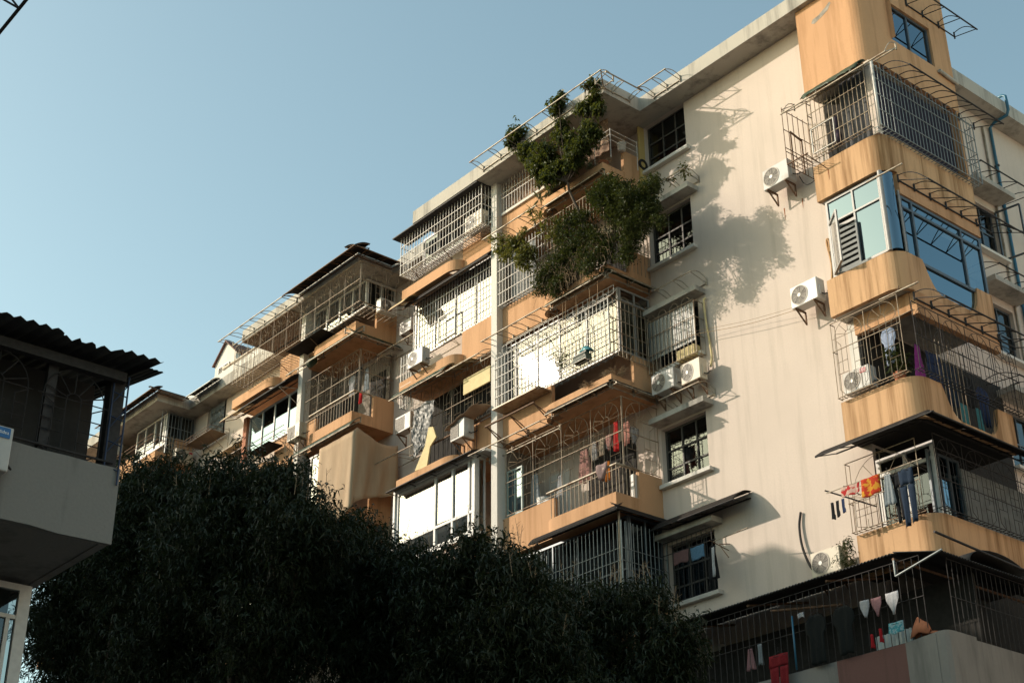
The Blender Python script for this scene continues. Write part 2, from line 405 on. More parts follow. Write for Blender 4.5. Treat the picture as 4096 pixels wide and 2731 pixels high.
for k in (1, 2, 3, 4):
    z = RB[k]
    poly = [(p[0]-.03 if p[0] > 1 else p[0]+.01, p[1]+.03) for p in rs_path(2.8, step=5)]+[(.61, 2.8), (.61, -.004), (.33, -.004)]
    bp('floor_slab', MB().prism(poly, z+.01, z+.13), CONC if k < 3 else SHADEBLK)  # lower slabs take the near-black shade colour
    if k in (1, 2):
        m = MB().box(2.05, 2.197, -.08, 2.846, z-.53, z-.001); m.box(.61, 2.04, -.1, .06, z-.42, z+.005); bp('beam', m, ORANGE)
# tower on top of the stack
tm = ribbon(rs_path(), RB[0], 23.46, .12)
full = rs_path(step=.05)
tm2 = ribbon([p for p in full if not (p[0] > 2.19 and p[1] > .5)]+[(2.2, .48)], 23.46, 24.6, .12)
tm.add(tm2.v, tm2.f); tm3 = ribbon([(2.2, 2.13), (2.2, 2.85)], 23.46, 24.6, .12); tm.add(tm3.v, tm3.f)
tm4 = ribbon(full, 24.6, 28.4, .12); tm.add(tm4.v, tm4.f)
bp('tower_wall', tm, ORANGE)
tp = [(p[0]-.03 if p[0] > 1 else p[0]+.01, p[1]+.03) for p in rs_path(2.8, step=5)]+[(.33, 2.8)]
bp('floor_slab', MB().prism(tp, RB[0]+.004, RB[0]+.12), CONC)
bp('tower_rear', MB().box(.33, 2.19, 2.74, 2.845, 20.0, 28.4).box(.325, .45, .3, 2.7, ZR1, 28.4).box(.5, 1.9, .6, .7, 22.7, 28.0), ORANGE)
# grey smear of cement on the tower
sm = MB(); base = [(0.75, 24.31), (0.80, 24.40), (0.98, 24.42), (1.2, 24.52), (1.32, 24.60), (1.36, 24.55), (1.25, 24.40), (1.08, 24.33), (.95, 24.29), (.84, 24.25)]
sm.add([(x, -.4835, z) for x, z in base], [tuple(range(len(base)))])
bp('cement_smear', sm, plain('cement_patch', (0.27, 0.24, 0.2), .9, var=.3))
# lower extension with its parapet, under the corrugated roof
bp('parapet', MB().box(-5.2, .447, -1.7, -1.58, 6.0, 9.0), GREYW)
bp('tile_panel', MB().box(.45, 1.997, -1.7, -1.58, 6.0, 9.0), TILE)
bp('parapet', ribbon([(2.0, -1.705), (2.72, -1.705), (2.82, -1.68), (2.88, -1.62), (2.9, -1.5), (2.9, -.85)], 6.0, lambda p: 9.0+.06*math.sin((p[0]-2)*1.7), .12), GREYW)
bp('parapet', MB().box(2.78, 2.898, -.847, 4.4, 6.0, 9.0), GREYW)
bp('joint_strip', MB().box(2.58, 2.66, -1.715, -1.69, 6.0, 9.02), GREYW)
bp('floor_slab', MB().box(-5.1, 2.75, -1.55, -.02, 7.7, 7.9).box(.62, 2.75, 0, 4, 7.7, 7.9), GREYW)
bp('wall', MB().box(-5.0, 2.7, -.35, -.3, 7.9, 10.4), SHADEBLK)  # near-black panel paints the shade inside the lean-to
bp('wall', MB().box(1.0, 1.05, -.29, 9.0, 7.9, 10.84), SHADEBLK)  # second panel carries that painted shade round the end side

# ------------------------------------------------------------------ builders for things fixed to the facades
def moved(parent, name, me, m, d):
    """a part that shares mesh data with its likes, shifted by d"""
    if not me.materials: me.materials.append(m)
    o = bpy.data.objects.new(name, me); COL.objects.link(o); o.parent = parent
    o.matrix_basis = Matrix.Translation(Vector(d)-WLOC.get(parent.name, Vector())); return o

def canopy(label, F, s0, s1, o0, o1, z0, z1, n, m=None, arch=.13, sheet=None, tw=.035, drop=.12, group=None, ragged=0, name='awning', stub=True, sheet_span=None, miter=(0, 0)):
    m = m or GALV
    t = thing(name, label, 'awning', F((s0+s1)/2, o0, z0), group)
    stick(t, 'back_rail', F(s0, o0+.02, z0-drop), F(s1, o0+.02, z0-drop), tw*.9, m)
    stick(t, 'front_rail', F(s0-.04-miter[0]*o1, o1, z1), F(s1+.04+miter[1]*o1, o1, z1), tw, m)
    def prof(k):        # arched rib from the wall to the front rail
        return o0+.02+(o1-o0-.02)*k, z0+(z1-z0)*k+arch*math.sin(math.pi*k)
    base = F(0, 0, 0)
    rib = MB().tube([F(0, *prof(k/8)) for k in range(9)], tw*.32, 5).mesh('rib')
    for i in range(n):
        s = s0+(s1-s0)*i/(n-1); d = F(s, 0, 0)-base
        moved(t, 'rib', rib, m, d)
        stick(t, 'strut', F(s, o0+.02, z0-drop), F(s, o1, z1), tw*.6, m)
        if stub: stick(t, 'stub', F(s, o0+.02, z0-drop-.05), F(s, o0+.02, z0+.02), tw*1.1, m)
    if sheet:
        a, b = sheet_span or (s0-.05*(not miter[0]), s1+.05*(not miter[1])); nn = max(2, int((b-a)/.12)); rows = []
        for i in range(nn+1):
            r = []
            for k in range(9):
                e = ragged*random.random()*(k == 8); q = prof(min(1, k/8)*(1-e)); aa, bb = a-miter[0]*q[0], b+miter[1]*q[0]; s = aa+(bb-aa)*i/nn; r.append(F(s, q[0], q[1]+.022+.006*math.sin(i*2.2)*bool(ragged)))
            rows.append(r)
        part('sheet', MB().grid(rows), sheet, t, True, .006)
    return t

def sunburst(mb, F, o, s0, s1, z0, z1, r=.006):
    c = (s0+s1)/2; w = s1-s0; R1 = w*.43; R2 = R1*.24; zc = z1-R1-.02
    P = lambda s, z: F(s, o, z)
    def ln(a, b): mb.tube([P(*a), P(*b)], r, 4)
    mb.tube([P(*q) for q in arc(c, zc, R1, 0, math.pi, 12)], r, 4)
    mb.tube([P(*q) for q in arc(c, zc, R2, 0, math.pi, 6)], r, 4)
    for k in range(5):
        a = math.pi*(k+.5)/5; ln((c+R2*math.cos(a), zc+R2*math.sin(a)), (c+R1*math.cos(a), zc+R1*math.sin(a)))
    ln((s0, zc), (s1, zc)); H = zc-z0
    for sg in (-1, 1):
        ln((c+sg*R1, zc), (c+sg*R1, z0+.12*H)); ln((c+sg*R1, z0+.12*H), (c+sg*R1*.6, z0)); ln((c+sg*R2, zc), (c+sg*R2, z0))
        ln((c+sg*R1, zc-.02), (c+sg*R1*.62, zc-.14*H)); ln((c+sg*R1*.62, zc-.14*H), (c+sg*R1*.62, zc-.62*H))
        for f in (.2, .42, .62) if sg < 0 else (.3, .52, .72): ln((c+sg*R2, z0+H*(1-f)), (c+sg*R1, z0+H*(1-f)+.0))
        ln((c+sg*R1*.62, z0), (c+sg*R1*.62, z0+.25*H))

def cage(label, F, s0, s1, z0, z1, o, bw=.017, step=.13, rails=(0, .33, .66, 1), m=None, oi=0, sides=(1, 1), bottom=True, pattern=None, panels=3, rw=None, loops=0, group=None, side_pattern=None, top=False, name='window_cage', skip=None, posts=True):
    m = m or STEELW; rw = rw or bw*1.2
    t = thing(name, label, 'security cage', F((s0+s1)/2, oi, z0), group)
    n = max(2, round((s1-s0)/step))
    if pattern == 'sunburst':
        pw = (s1-s0)/panels
        for k in range(panels):
            mb = MB(); sunburst(mb, F, o, s0+k*pw+.02, s0+(k+1)*pw-.02, z0, z1, bw*.42)
            part('sunburst_panel', mb, m, t)
        for k in range(panels+1):
            stick(t, 'bar', F(s0+k*pw, o, z0), F(s0+k*pw, o, z1), bw, m)
    else:
        for i in range(n+1):
            s = s0+(s1-s0)*i/n
            if skip and skip(s): continue
            stick(t, 'bar', F(s, o, z0), F(s, o, z1), bw*(1.6 if posts and i in (0, n) else 1), m)
        if loops:
            d = (s1-s0)/n; k = 0
            lm = MB().tube([F(q[0], o, q[1]) for q in [(0, 0)]+arc(d, .02, d, math.pi, 0, 10)+[(2*d, 0)]], bw*.4, 4).mesh('loop')
            while k+2 <= n:
                moved(t, 'loop', lm, m, F(s0+k*d, 0, z1)-F(0, 0, 0)); k += 3
    for f in rails:
        z = z0+(z1-z0)*f; stick(t, 'rail', F(s0-.01, o+bw*.6, z), F(s1+.01, o+bw*.6, z), rw, m)
    for e, s in ((0, s0), (1, s1)):
        if not sides[e] or o-oi < .05: continue
        ns = max(1, round((o-oi)/step))
        if side_pattern == 'sunburst':
            G = lambda q, oo, z, s=s: F(s+oo, oi+q, z)
            mb = MB(); sunburst(mb, G, 0, .02, o-oi-.02, z0, z1, bw*.42); part('sunburst_panel', mb, m, t)
        else:
            for i in range(ns): stick(t, 'bar', F(s, oi+(o-oi)*i/ns, z0), F(s, oi+(o-oi)*i/ns, z1), bw, m)
        for f in rails: z = z0+(z1-z0)*f; stick(t, 'rail', F(s, oi, z), F(s, o, z), rw, m)
    if bottom and o-oi > .05:
        for i in range(n+1):
            s = s0+(s1-s0)*i/n; stick(t, 'floor_bar', F(s, oi, z0), F(s, o, z0), bw, m)
        stick(t, 'rail', F(s0, (o+oi)/2, z0-bw), F(s1, (o+oi)/2, z0-bw), bw, m)
    if top and o-oi > .05:
        for i in range(0, n+1, 2): s = s0+(s1-s0)*i/n; stick(t, 'roof_bar', F(s, oi, z1), F(s, o, z1), bw, m)
    return t

def window(F, s0, s1, z0, z1, o, cols, rows, frm, gls, fw=.045, dp=.05, missing=(), parent=None, muntin=None):
    """framed window: outer frame part, mullions and single panes under it"""
    mb = MB()
    def bx(a0, a1, b0, b1, q0, q1):
        p, q = F(a0, q0, b0), F(a1, q1, b1)
        mb.box(min(p.x, q.x), max(p.x, q.x), min(p.y, q.y), max(p.y, q.y), b0, b1)
    bx(s0, s1, z0, z0+fw, o-dp, o); bx(s0, s1, z1-fw, z1, o-dp, o)
    bx(s0, s0+fw, z0+fw, z1-fw, o-dp, o); bx(s1-fw, s1, z0+fw, z1-fw, o-dp, o)
    wd = part('window_frame', mb, frm, parent or BLD)
    cs = cols if isinstance(cols, (list, tuple)) else [i/cols for i in range(cols+1)]
    rs = rows if isinstance(rows, (list, tuple)) else [i/rows for i in range(rows+1)]
    S0, S1, Z0, Z1 = s0+fw*.5, s1-fw*.5, z0+fw*.5, z1-fw*.5; mw = muntin or fw*.8
    WLOC.setdefault(wd.name, Vector())
    for c in cs[1:-1]: s = S0+(S1-S0)*c; stick(wd, 'mullion', F(s, o-dp*.45, Z0), F(s, o-dp*.45, Z1), mw, frm, flat=True)
    for r in rs[1:-1]: z = Z0+(Z1-Z0)*r; stick(wd, 'transom', F(S0, o-dp*.4, z), F(S1, o-dp*.4, z), mw, frm, flat=True)
    for i in range(len(cs)-1):
        for j in range(len(rs)-1):
            if (i, j) in missing: continue
            a, b = S0+(S1-S0)*cs[i], S0+(S1-S0)*cs[i+1]; c, d = Z0+(Z1-Z0)*rs[j], Z0+(Z1-Z0)*rs[j+1]
            q = o-dp*.55+random.uniform(-.004, .004); tl = random.uniform(-.006, .006)
            part('pane', MB().add([F(a, q, c), F(b, q+tl, c), F(b, q+tl, d), F(a, q, d)], [(0, 1, 2, 3)]), gls, wd)
    return wd

def curtain(F, s0, s1, z0, z1, o, m, folds=9, amp=.025, name='curtain'):
    n = folds*6; rows = []
    for j in range(3):
        z = z1+(z0-z1)*j/2
        rows.append([F(s0+(s1-s0)*i/n, o+amp*math.sin(2*math.pi*folds*i/n+math.sin(i*.37)*.8)*(0.6+.3*j), z) for i in range(n+1)])
    return part(name, MB().grid(rows), m, BLD, True)

# ------------------------------------------------------------------ air conditioner units (local: front towards -Y, base at z 0)
def bevel_box(x0, x1, y0, y1, z0, z1, r=.02, seg=2):
    bm = bmesh.new(); bmesh.ops.create_cube(bm, size=1)
    for v in bm.verts: v.co = ((x0+x1)/2+v.co.x*(x1-x0), (y0+y1)/2+v.co.y*(y1-y0), (z0+z1)/2+v.co.z*(z1-z0))
    bmesh.ops.bevel(bm, geom=bm.edges[:], offset=r, segments=seg, affect='EDGES', profile=.5)
    me = bpy.data.meshes.new('body'); bm.to_mesh(me); bm.free(); return me
def text_mesh(s, size):
    cu = bpy.data.curves.new('lettering', 'FONT'); cu.body = s; cu.size = size; cu.align_x = 'CENTER'; cu.align_y = 'CENTER'; cu.extrude = .0015
    o = bpy.data.objects.new('lettering', cu); me = bpy.data.meshes.new_from_object(o)
    bpy.data.objects.remove(o); return me
def proto_ac(square=False):
    W, H, D = .74, .52, .28
    ps = [('casing', bevel_box(-W/2, W/2, -D, 0, .06, .06+H, .016), ACW)]
    if square:
        mb = MB()
        for k in range(17):
            z = .12+k*.0245; mb.box(-.33, .07, -D-.012, -D-.004, z, z+.009)
        mb.box(-.335, -.325, -D-.014, -D-.003, .11, .53); mb.box(.065, .075, -D-.014, -D-.003, .11, .53)
        ps.append(('grille', mb.mesh('grille'), ACG)); ps.append(('grille_back', MB().box(-.33, .07, -D-.003, -D-.001, .11, .53).mesh('b'), ACD))
    else:
        c = (-.12, -D-.002, .06+H/2); mb = MB().disc(c, 0.0005, .218, 'y', 32); ps.append(('fan_opening', mb.mesh('o'), ACD))
        mb = MB()
        for k in range(5):
            a = 2*math.pi*k/5+.3
            for q in range(3):
                pass
            p = [(c[0]+rr*math.cos(a+sw), -D-.004-.004*(i % 2), c[2]+rr*math.sin(a+sw)) for i, (rr, sw) in enumerate(((.05, 0), (.2, .25), (.2, .95), (.05, .9)))]
            mb.add(p, [(0, 1, 2, 3)])
        ps.append(('fan', mb.mesh('fan'), plain('ac_fan_blade', (.16, .145, .125), .6) if 'ac_fan_blade' not in MATS else MATS['ac_fan_blade']))
        mb = MB()
        for rr in (.07, .1, .13, .16, .19): mb.disc((c[0], -D-.012, c[2]), rr-.0022, rr+.0022, 'y', 28)
        for k in range(14):
            a = 2*math.pi*k/14; mb.bar((c[0]+.045*math.cos(a), -D-.012, c[2]+.045*math.sin(a)), (c[0]+.215*math.cos(a+.25), -D-.01, c[2]+.215*math.sin(a+.25)), .004)
        mb.disc((c[0], -D-.012, c[2]), .208, .23, 'y', 32); ps.append(('grille', mb.mesh('g'), ACG))
        ps.append(('fan_hub', MB().disc((c[0], -D-.016, c[2]), .0005, .045, 'y', 16).mesh('h'), ACW))
    ps.append(('side_cover', bevel_box(W/2-.004, W/2+.022, -D*.72, -D*.3, .16, .4, .006, 1), ACW))
    for sx in (-1, 1):
        mb = MB().bar((sx*.26, -D-.02, .04), (sx*.26, .06, .04), .035).bar((sx*.26, .05, .05), (sx*.26, .05, -.26), .03).bar((sx*.26, -D+.02, .03), (sx*.26, .05, -.25), .028)
        ps.append(('bracket', mb.mesh('bracket'), STEELR))
    ps.append(('pipe', MB().tube([(W/2+.01, -.16, .2), (W/2+.08, -.13, .16), (W/2+.1, -.05, .2), (W/2+.06, .06, .3)], .014, 6).mesh('pipe'), RUBBER))
    return ps
AC_R, AC_S = proto_ac(), proto_ac(True)
AC_TONES = [ACW, plain('ac_yellowed_plastic', (.52, .46, .36), .5, 0, .06, 6, dirt=(.28, .2, .13), dlo=.5, dhi=.8), plain('ac_grey_plastic', (.47, .46, .44), .5, 0, .06, 6, dirt=(.2, .16, .12), dlo=.5, dhi=.75)]
def ac(label, loc, rz=0, sc=1.0, square=False, brackets=True, sxz=None, tone=None):
    r = bpy.data.objects.new('air_conditioner', None); COL.objects.link(r); r.empty_display_size = .2
    r.location = loc; r.rotation_euler = (0, 0, R(rz)); r.scale = sxz or (sc, sc, sc)
    tag(r, label, 'air conditioner', 'outdoor air conditioner units on the facades')
    for nm, me, m in (AC_S if square else AC_R):
        if nm == 'bracket' and not brackets: continue
        o = part(nm, me, m, r, nm in ('pipe',), local=True)
        if nm in ('casing', 'side_cover'):
            o.material_slots[0].link = 'OBJECT'; o.material_slots[0].material = AC_TONES[(len(label) if tone is None else tone) % 3]
    return r

# ------------------------------------------------------------------ washing
def garment(name, label, F, s, z, w_, h, kind, m, o=0.0, cat='laundry', group=None, tilt=0.0, hanger=True, amp=.02, part_hanger=STEELD):
    """cloth hanging from (s, z): width w_, height h"""
    t = thing(name, label, cat, F(s, o, z-h), group)
    mb = MB(); ph = random.random()*6
    def sheet(l, r, z0, z1, n=8, k=6):
        rows = []
        for j in range(n+1):
            v = j/n; zz = z0+(z1-z0)*v; a, b = l(v), r(v)
            rows.append([F(s+a+(b-a)*i/k+tilt*(z-zz), o+amp*(0.35+v)*math.sin(ph+i*1.9+v*1.5), zz-.012*math.sin(ph*2+i*1.1)*(.3+v)) for i in range(k+1)])
        mb.grid(rows)
    W = w_/2
    if kind == 'towel': sheet(lambda v: -W, lambda v: W*(1-.04*math.sin(v*3)), z, z-h)
    elif kind == 'shirt':
        def hw(v): return W*(.45+.55*min(1, v/.12)) if v < .12 else (W if v < .38 else W*.72)
        sheet(lambda v: -hw(v), hw, z, z-h, 12, 8)
    elif kind == 'dress': sheet(lambda v: -W*(.45+.55*v**.8), lambda v: W*(.45+.55*v**.8), z, z-h, 10, 8)
    elif kind == 'pants':
        sheet(lambda v: -W, lambda v: W, z, z-h*.28, 4, 6)
        sheet(lambda v: -W*(1-.1*v), lambda v: -W*.06, z-h*.28, z-h, 9, 4); sheet(lambda v: W*.06, lambda v: W*(1-.12*v), z-h*.28, z-h*.96, 9, 4)
    elif kind == 'brief':
        def hb(v): return W*(1 if v < .35 else max(.22, 1-(v-.35)*1.3))
        sheet(lambda v: -hb(v), hb, z, z-h, 8, 5)
    elif kind == 'sock': sheet(lambda v: -W*.8, lambda v: W*(.8 if v < .7 else 1.2), z, z-h, 8, 3)
    part('cloth', mb, m, t, True, .004)
    if hanger:
        hm = MB().tube([F(s-W*.8, o, z-.03), F(s, o, z+.06), F(s+W*.8, o, z-.03), F(s-W*.8, o, z-.03)], .005, 5)
        hm.tube([F(s, o, z+.06), F(s, o, z+.1), F(s+.015, o, z+.125), F(s, o, z+.145), F(s-.015, o, z+.125)], .004, 5)
        part('hanger', hm, part_hanger, t)
    return t
def cable(name, label, pts, r, m, cat='cable', n=8, sub=6):
    """a sagging or bent line through the points"""
    P = [Vector(p) for p in pts]; out = []
    for i in range(len(P)-1):
        p0, p1, p2, p3 = P[max(i-1, 0)], P[i], P[i+1], P[min(i+2, len(P)-1)]
        for k in range(sub):
            t = k/sub; out.append(.5*((2*p1)+(p2-p0)*t+(2*p0-5*p1+4*p2-p3)*t*t+(3*p1-p0-3*p2+p3)*t**3))
    out.append(P[-1])
    return tag(part(name, MB().tube(out, r, n), m, None, True), label, cat)

# ================================================================== RIGHT CORNER STACK
A0, B0 = FA(-.48), FB(2.2)
# tower window and awnings above it
window(FB(2.14), .48, 2.13, 23.46, 24.6, .0, [0, .5, 1], 1, ALUD, GLASSB, .06)
curtain(FB(1.95), .55, 2.1, 23.5, 24.55, 0, CURTG, 7)
bp('window_reveal', MB().box(2.09, 2.196, 2.132, 2.25, 23.3, 24.75), TERRA)
canopy('bare steel awning frame over the tower window at the very top', FB(2.2), 1.3, 3.2, 0, .62, 25.0, 24.75, 4, STEELD)
stick(BLD, 'ledge', (2.25, 2.2, 23.36), (2.25, 2.9, 23.3), .09, CONC)
# floor 6: cages round the corner, curtains behind
c6 = cage('cream steel cage with looped top under the tower, facing the sunlit wall', A0, .43, 2.07, 20.62, 22.18, .14, .016, .118, (0, .25, .5, .75, .97), STEELC, loops=1, sides=(1, 0), bottom=True)
for a, b in (((.5, 20.7), (.5, 21.35)), ((.5, 21.35), (1.13, 21.35)), ((1.13, 20.7), (1.13, 21.35)), ((.5, 20.7), (1.13, 20.7))):
    stick(c6, 'hatch_frame', A0(a[0], .165, a[1]), A0(b[0], .165, b[1]), .03, STEELW)
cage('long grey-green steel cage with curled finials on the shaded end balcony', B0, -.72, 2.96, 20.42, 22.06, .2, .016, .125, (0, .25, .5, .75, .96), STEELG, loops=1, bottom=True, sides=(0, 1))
tag(part('corner_pole', MB().tube([(2.37, -.72, 20.4), (2.37, -.72, 22.12)], .03, 8), STEELW, None, True), 'pale steel pole standing at the corner between the two cages under the tower', 'pole')
bp('corner_post', MB().box(1.98, 2.12, -.44, -.28, 20.5, 22.46), CREAM)
curtain(FA(-.36), 1.18, 1.96, 20.55, 22.4, 0, CURTG, 5); curtain(FB(2.0), -.25, 2.7, 20.55, 22.4, 0, CURTN, 14)
bp('inner_panel', MB().box(.45, 1.2, -.02, -.004, 20.6, 22.4), SHADEBLK)  # dark sheet painted as the shade behind the cage
tag(part('clothes_bundle', MB().tube([(.95, -.3, 20.9), (.98, -.3, 21.1), (.93, -.3, 21.35), (.96, -.3, 21.6)], .09, 8, .05), cloth('dark_bundle', (.09, .07, .1), 0), None, True), 'dark clothes bundle hanging behind the cream cage under the tower', 'laundry')
canopy('bare arched awning frame along the shaded end wall below the tower', B0, -.12, 3.35, 0, .75, 22.38, 21.98, 7, STEELD)
canopy('awning frame with torn dark green sheet under the tower corner', A0, .0, 2.9, 0, .5, 22.4, 21.93, 4, GALV, sheet=GREENSH, ragged=.5, sheet_span=(.5, 2.1))
# small rusty basket beside the cage
t = thing('rusty_basket', 'small rusty wire basket projecting from the cream wall beside the corner cage', 'rack', (-.05, -.45, 20.58))
for i in range(6):
    y = -.92+.92*i/5; stick(t, 'bar', (-.05, y, 20.58), (-.05, y, 22.15-.07*(i == 5)), .016, STEELR)
for z in (20.58, 20.95, 21.05, 21.55, 22.1): stick(t, 'rail', (-.05, -.92, z), (-.05, 0, z), .018, STEELR)
for i in range(5): x = -.05+.5*(i+1)/5; stick(t, 'floor_bar', (x, -.92, 20.58), (x, -.48, 20.58), .014, STEELR)
stick(t, 'rail', (-.05, -.92, 20.58), (.55, -.92, 20.58), .03, STEELR); stick(t, 'rail', (-.05, -.7, 20.58), (.4, -.7, 20.58), .014, STEELR)
stick(t, 'strut', (.5, -.92, 20.58), (.72, -.5, 20.25), .02, STEELR); stick(t, 'rail', (-.05, -.92, 22.1), (.45, -.6, 22.2), .015, STEELR)
stick(t, 'gate_frame', (-.05, -.68, 20.6), (-.05, -.68, 21.6), .035, STEELR); stick(t, 'gate_frame', (-.05, -.3, 20.6), (-.05, -.3, 21.5), .035, STEELR); stick(t, 'gate_frame', (-.05, -.68, 21.58), (-.05, -.3, 21.5), .045, STEELR)
ac('old white air conditioner with rusty brackets high on the cream wall', (-.74, -.22, 20.52), sc=1.03)
cable('drain_hose', 'thin grey hose looping from the top air conditioner to the corner balcony', [(-.3, -.2, 20.7), (-.1, -.25, 20.35), (.15, -.2, 20.4), (.32, -.2, 20.7)], .012, RUBBER, 'hose')

# floor 5: blue glazing round the corner, one casement open
FG = FA(-.40)
window(FG, .46, 1.93, 17.62, 19.53, .0, [0, .5, 1], [0, .70, 1], ALU, GLASSB, .055, missing=((0, 0), (0, 1), (1, 1)))
WF = bpy.data.objects[[o.name for o in BLD.children if o.name.startswith('window_frame')][-1]]
part('pane', MB().add([FG(.5, -.03, 18.98), FG(1.9, -.03, 18.98), FG(1.9, -.03, 19.5), FG(.5, -.03, 19.5)], [(0, 1, 2, 3)]), GLASSB, WF)
h = Vector((.52, -.41, 0)); dr = Vector((.60*math.cos(R(-38)), .60*math.sin(R(-38)), 0))
C = lambda a, z: h+dr*a+Vector((0, 0, z))
sash = bp('casement', MB().bar(C(0, 17.66), C(0, 18.93), .045).bar(C(1, 17.66), C(1, 18.93), .045).bar(C(0, 17.68), C(1, 17.68), .05).bar(C(0, 18.91), C(1, 18.91), .05), ALU)
part('pane', MB().add([C(0, 17.7), C(1, 17.7), C(1, 18.9), C(0, 18.9)], [(0, 1, 2, 3)]), GLASSC, BLD)
for i in range(9):
    z = 17.75+i*.135; stick(BLD, 'louvre', FA(-.33)(.58, 0, z), FA(-.33)(1.14, 0, z), .012, ALU, .07)
bp('inner_panel', MB().box(.47, 2.0, -.2, -.18, 17.6, 19.5), SHADEBLK)  # dark backing paints the unlit room behind the glazing
stick(BLD, 'corner_post', (1.99, -.43, 17.58), (1.99, -.43, 19.56), .1, ALU)
cg = MB().grid([[(1.99+.19*math.sin(t), -.25-.19*math.cos(t), z) for t in [i*math.pi/2/8 for i in range(9)]] for z in (17.6, 19.5)])
bp('corner_glass', cg, GLASSB, True)
stick(BLD, 'mullion', (2.17, -.12, 17.58), (2.17, -.12, 19.1), .05, ALU)
window(FB(2.17), -.1, 2.82, 17.46, 19.02, .0, [0, .13, .75, 1], [0, .83, 1], ALUD, GLASSB, .07)
part('pane', MB().add([(2.13, .36, 16.75), (2.13, 2.36, 16.75), (2.13, 2.36, 17.46), (2.13, .36, 17.46)], [(0, 1, 2, 3)]), GLASSB, BLD)
bp('inner_panel', MB().box(1.7, 1.72, -.15, 2.8, 16.75, 19.0), plain('blue_grey_room', (.05, .08, .1), .9))
canopy('bare arched awning frame above the blue corner glazing', B0, -.12, 3.3, 0, .75, 19.46, 19.0, 7, STEELD)
stick(BLD, 'awning_arm', (2.03, -1.02, 19.0), (2.95, -1.02, 19.0), .035, GALV)
ac('white air conditioner with wide round grille on the cream wall below the tan hose', (-.31, -.22, 17.22), sc=1.0)
cable('wrapped_hose', 'tan wrapped hose bent into a loop above the white air conditioner on the cream wall', [(.06, -.12, 17.55), (.16, -.09, 17.72), (.2, -.06, 18.2), (.13, -.05, 18.75), (.16, -.05, 18.86), (.2, -.05, 18.75), (.19, -.05, 18.5)], .028, TAPE, 'hose')
canopy('bare arched awning frame under the swooping ochre parapet', B0, -.17, 3.4, 0, .75, 16.56, 16.17, 7, STEELD)
stick(BLD, 'awning_arm', (2.0, -1.08, 16.17), (2.95, -1.08, 16.17), .035, GALV)

# floor 4: open balcony, fan-pattern cages and washing
cage('rusting fan-pattern cage on the sunlit side of the open corner balcony', A0, .38, 2.1, 14.7, 16.42, .14, .016, .12, (0, .62, 1), STEELC, pattern='sunburst', panels=2, sides=(1, 0), bottom=True)
stick(BLD, 'cage_hanger', A0(.5, .14, 16.42), A0(.5, .0, 16.67), .014, STEELR); stick(BLD, 'cage_hanger', A0(2.1, .14, 16.42), A0(2.1, .0, 16.67), .014, STEELR)
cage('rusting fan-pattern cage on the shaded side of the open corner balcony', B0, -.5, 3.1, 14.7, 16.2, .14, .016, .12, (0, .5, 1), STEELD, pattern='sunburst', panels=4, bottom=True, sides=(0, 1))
t = thing('balcony_railing', 'pale vertical bars filling the swoop of the third parapet down', 'railing', (2.16, 1.3, 13.9))
for i in range(14): y = .42+1.8*i/13; stick(t, 'bar', (2.16, y, 13.95), (2.16, y, 15.7 if i < 8 else 14.7), .016, STEELC if i < 7 else STEELD)
stick(t, 'rail', (2.16, .35, 14.7), (2.16, 2.3, 14.7), .03, STEELD)
bp('wall_panel', MB().box(.36, .6, -.012, -.002, 14.7, 16.6), WHITEP)
bp('inner_panel', MB().box(.61, .66, .01, 5.2, 13.95, 16.6), SHADEBLK)  # near-black sheet over the end wall, shade put into its colour
o = ac('white air conditioner with a red badge standing inside the rusting cage', (.62, -.02, 14.86), sc=.92, brackets=False)
bm_ = MB().box(.13, .29, -.288, -.283, .42, .53).mesh('badge'); part('badge', bm_, plain('red_badge', (.42, .02, .04), .4), o, local=True)
tx = part('lettering', text_mesh('TCL', .085), plain('white_print', (.8, .8, .8), .5), o, local=True); tx.matrix_basis = Matrix.Translation((.21, -.291, .475)) @ Matrix.Rotation(R(90), 4, 'X')
SHB = cloth('pale_blue_shirt', (.26, .34, .52), .25, stripes=((.45, .5, .62), 20)); PURP = cloth('purple_cloth', (.28, .055, .26), .25)
garment('shirt', 'pale blue striped shirt on a hanger behind the corner fan cage', A0, 1.42, 16.1, .36, .85, 'shirt', SHB, -.38)
garment('cloth', 'purple garment hanging beside the corner of the open balcony', B0, .08, 15.55, .34, .8, 'dress', PURP, -.25)
NAVY = cloth('navy_cloth', (.03, .045, .10), .1); JEAN = cloth('denim', (.02, .032, .055), .05); BLK = cloth('black_cloth', (.02, .02, .022), .05)
for i, (y, w_, h) in enumerate(((.75, .5, .95), (1.3, .45, 1.0), (1.85, .5, .7), (2.4, .5, .9))):
    garment('trousers', ['navy trousers hanging nearest the purple garment on the shaded balcony', 'dark trousers hanging second on the shaded balcony', 'dark towel hanging third on the shaded balcony', 'dark shirt hanging at the far end of the shaded balcony'][i], B0, y, 15.6-.1*i, w_, h, ('pants', 'pants', 'towel', 'shirt')[i], (NAVY, JEAN, BLK, NAVY)[i], -.35)
garment('face_cloth', 'small teal cloth on the lower line inside the swoop railing', B0, 1.25, 14.5, .28, .45, 'towel', cloth('teal_cloth', (.06, .20, .23), .2), -.12, hanger=False)
garment('face_cloth', 'pale teal cloth next to the swoop of the third parapet down', B0, 1.75, 14.55, .22, .5, 'towel', MATS['teal_cloth'], -.12, hanger=False)
stick(BLD, 'drying_pole', (1.0, -.1, 16.2), (2.1, -.1, 16.25), .018, STEELC); stick(BLD, 'drying_pole', (1.7, .3, 15.7), (1.7, 2.7, 15.7), .018, STEELD)

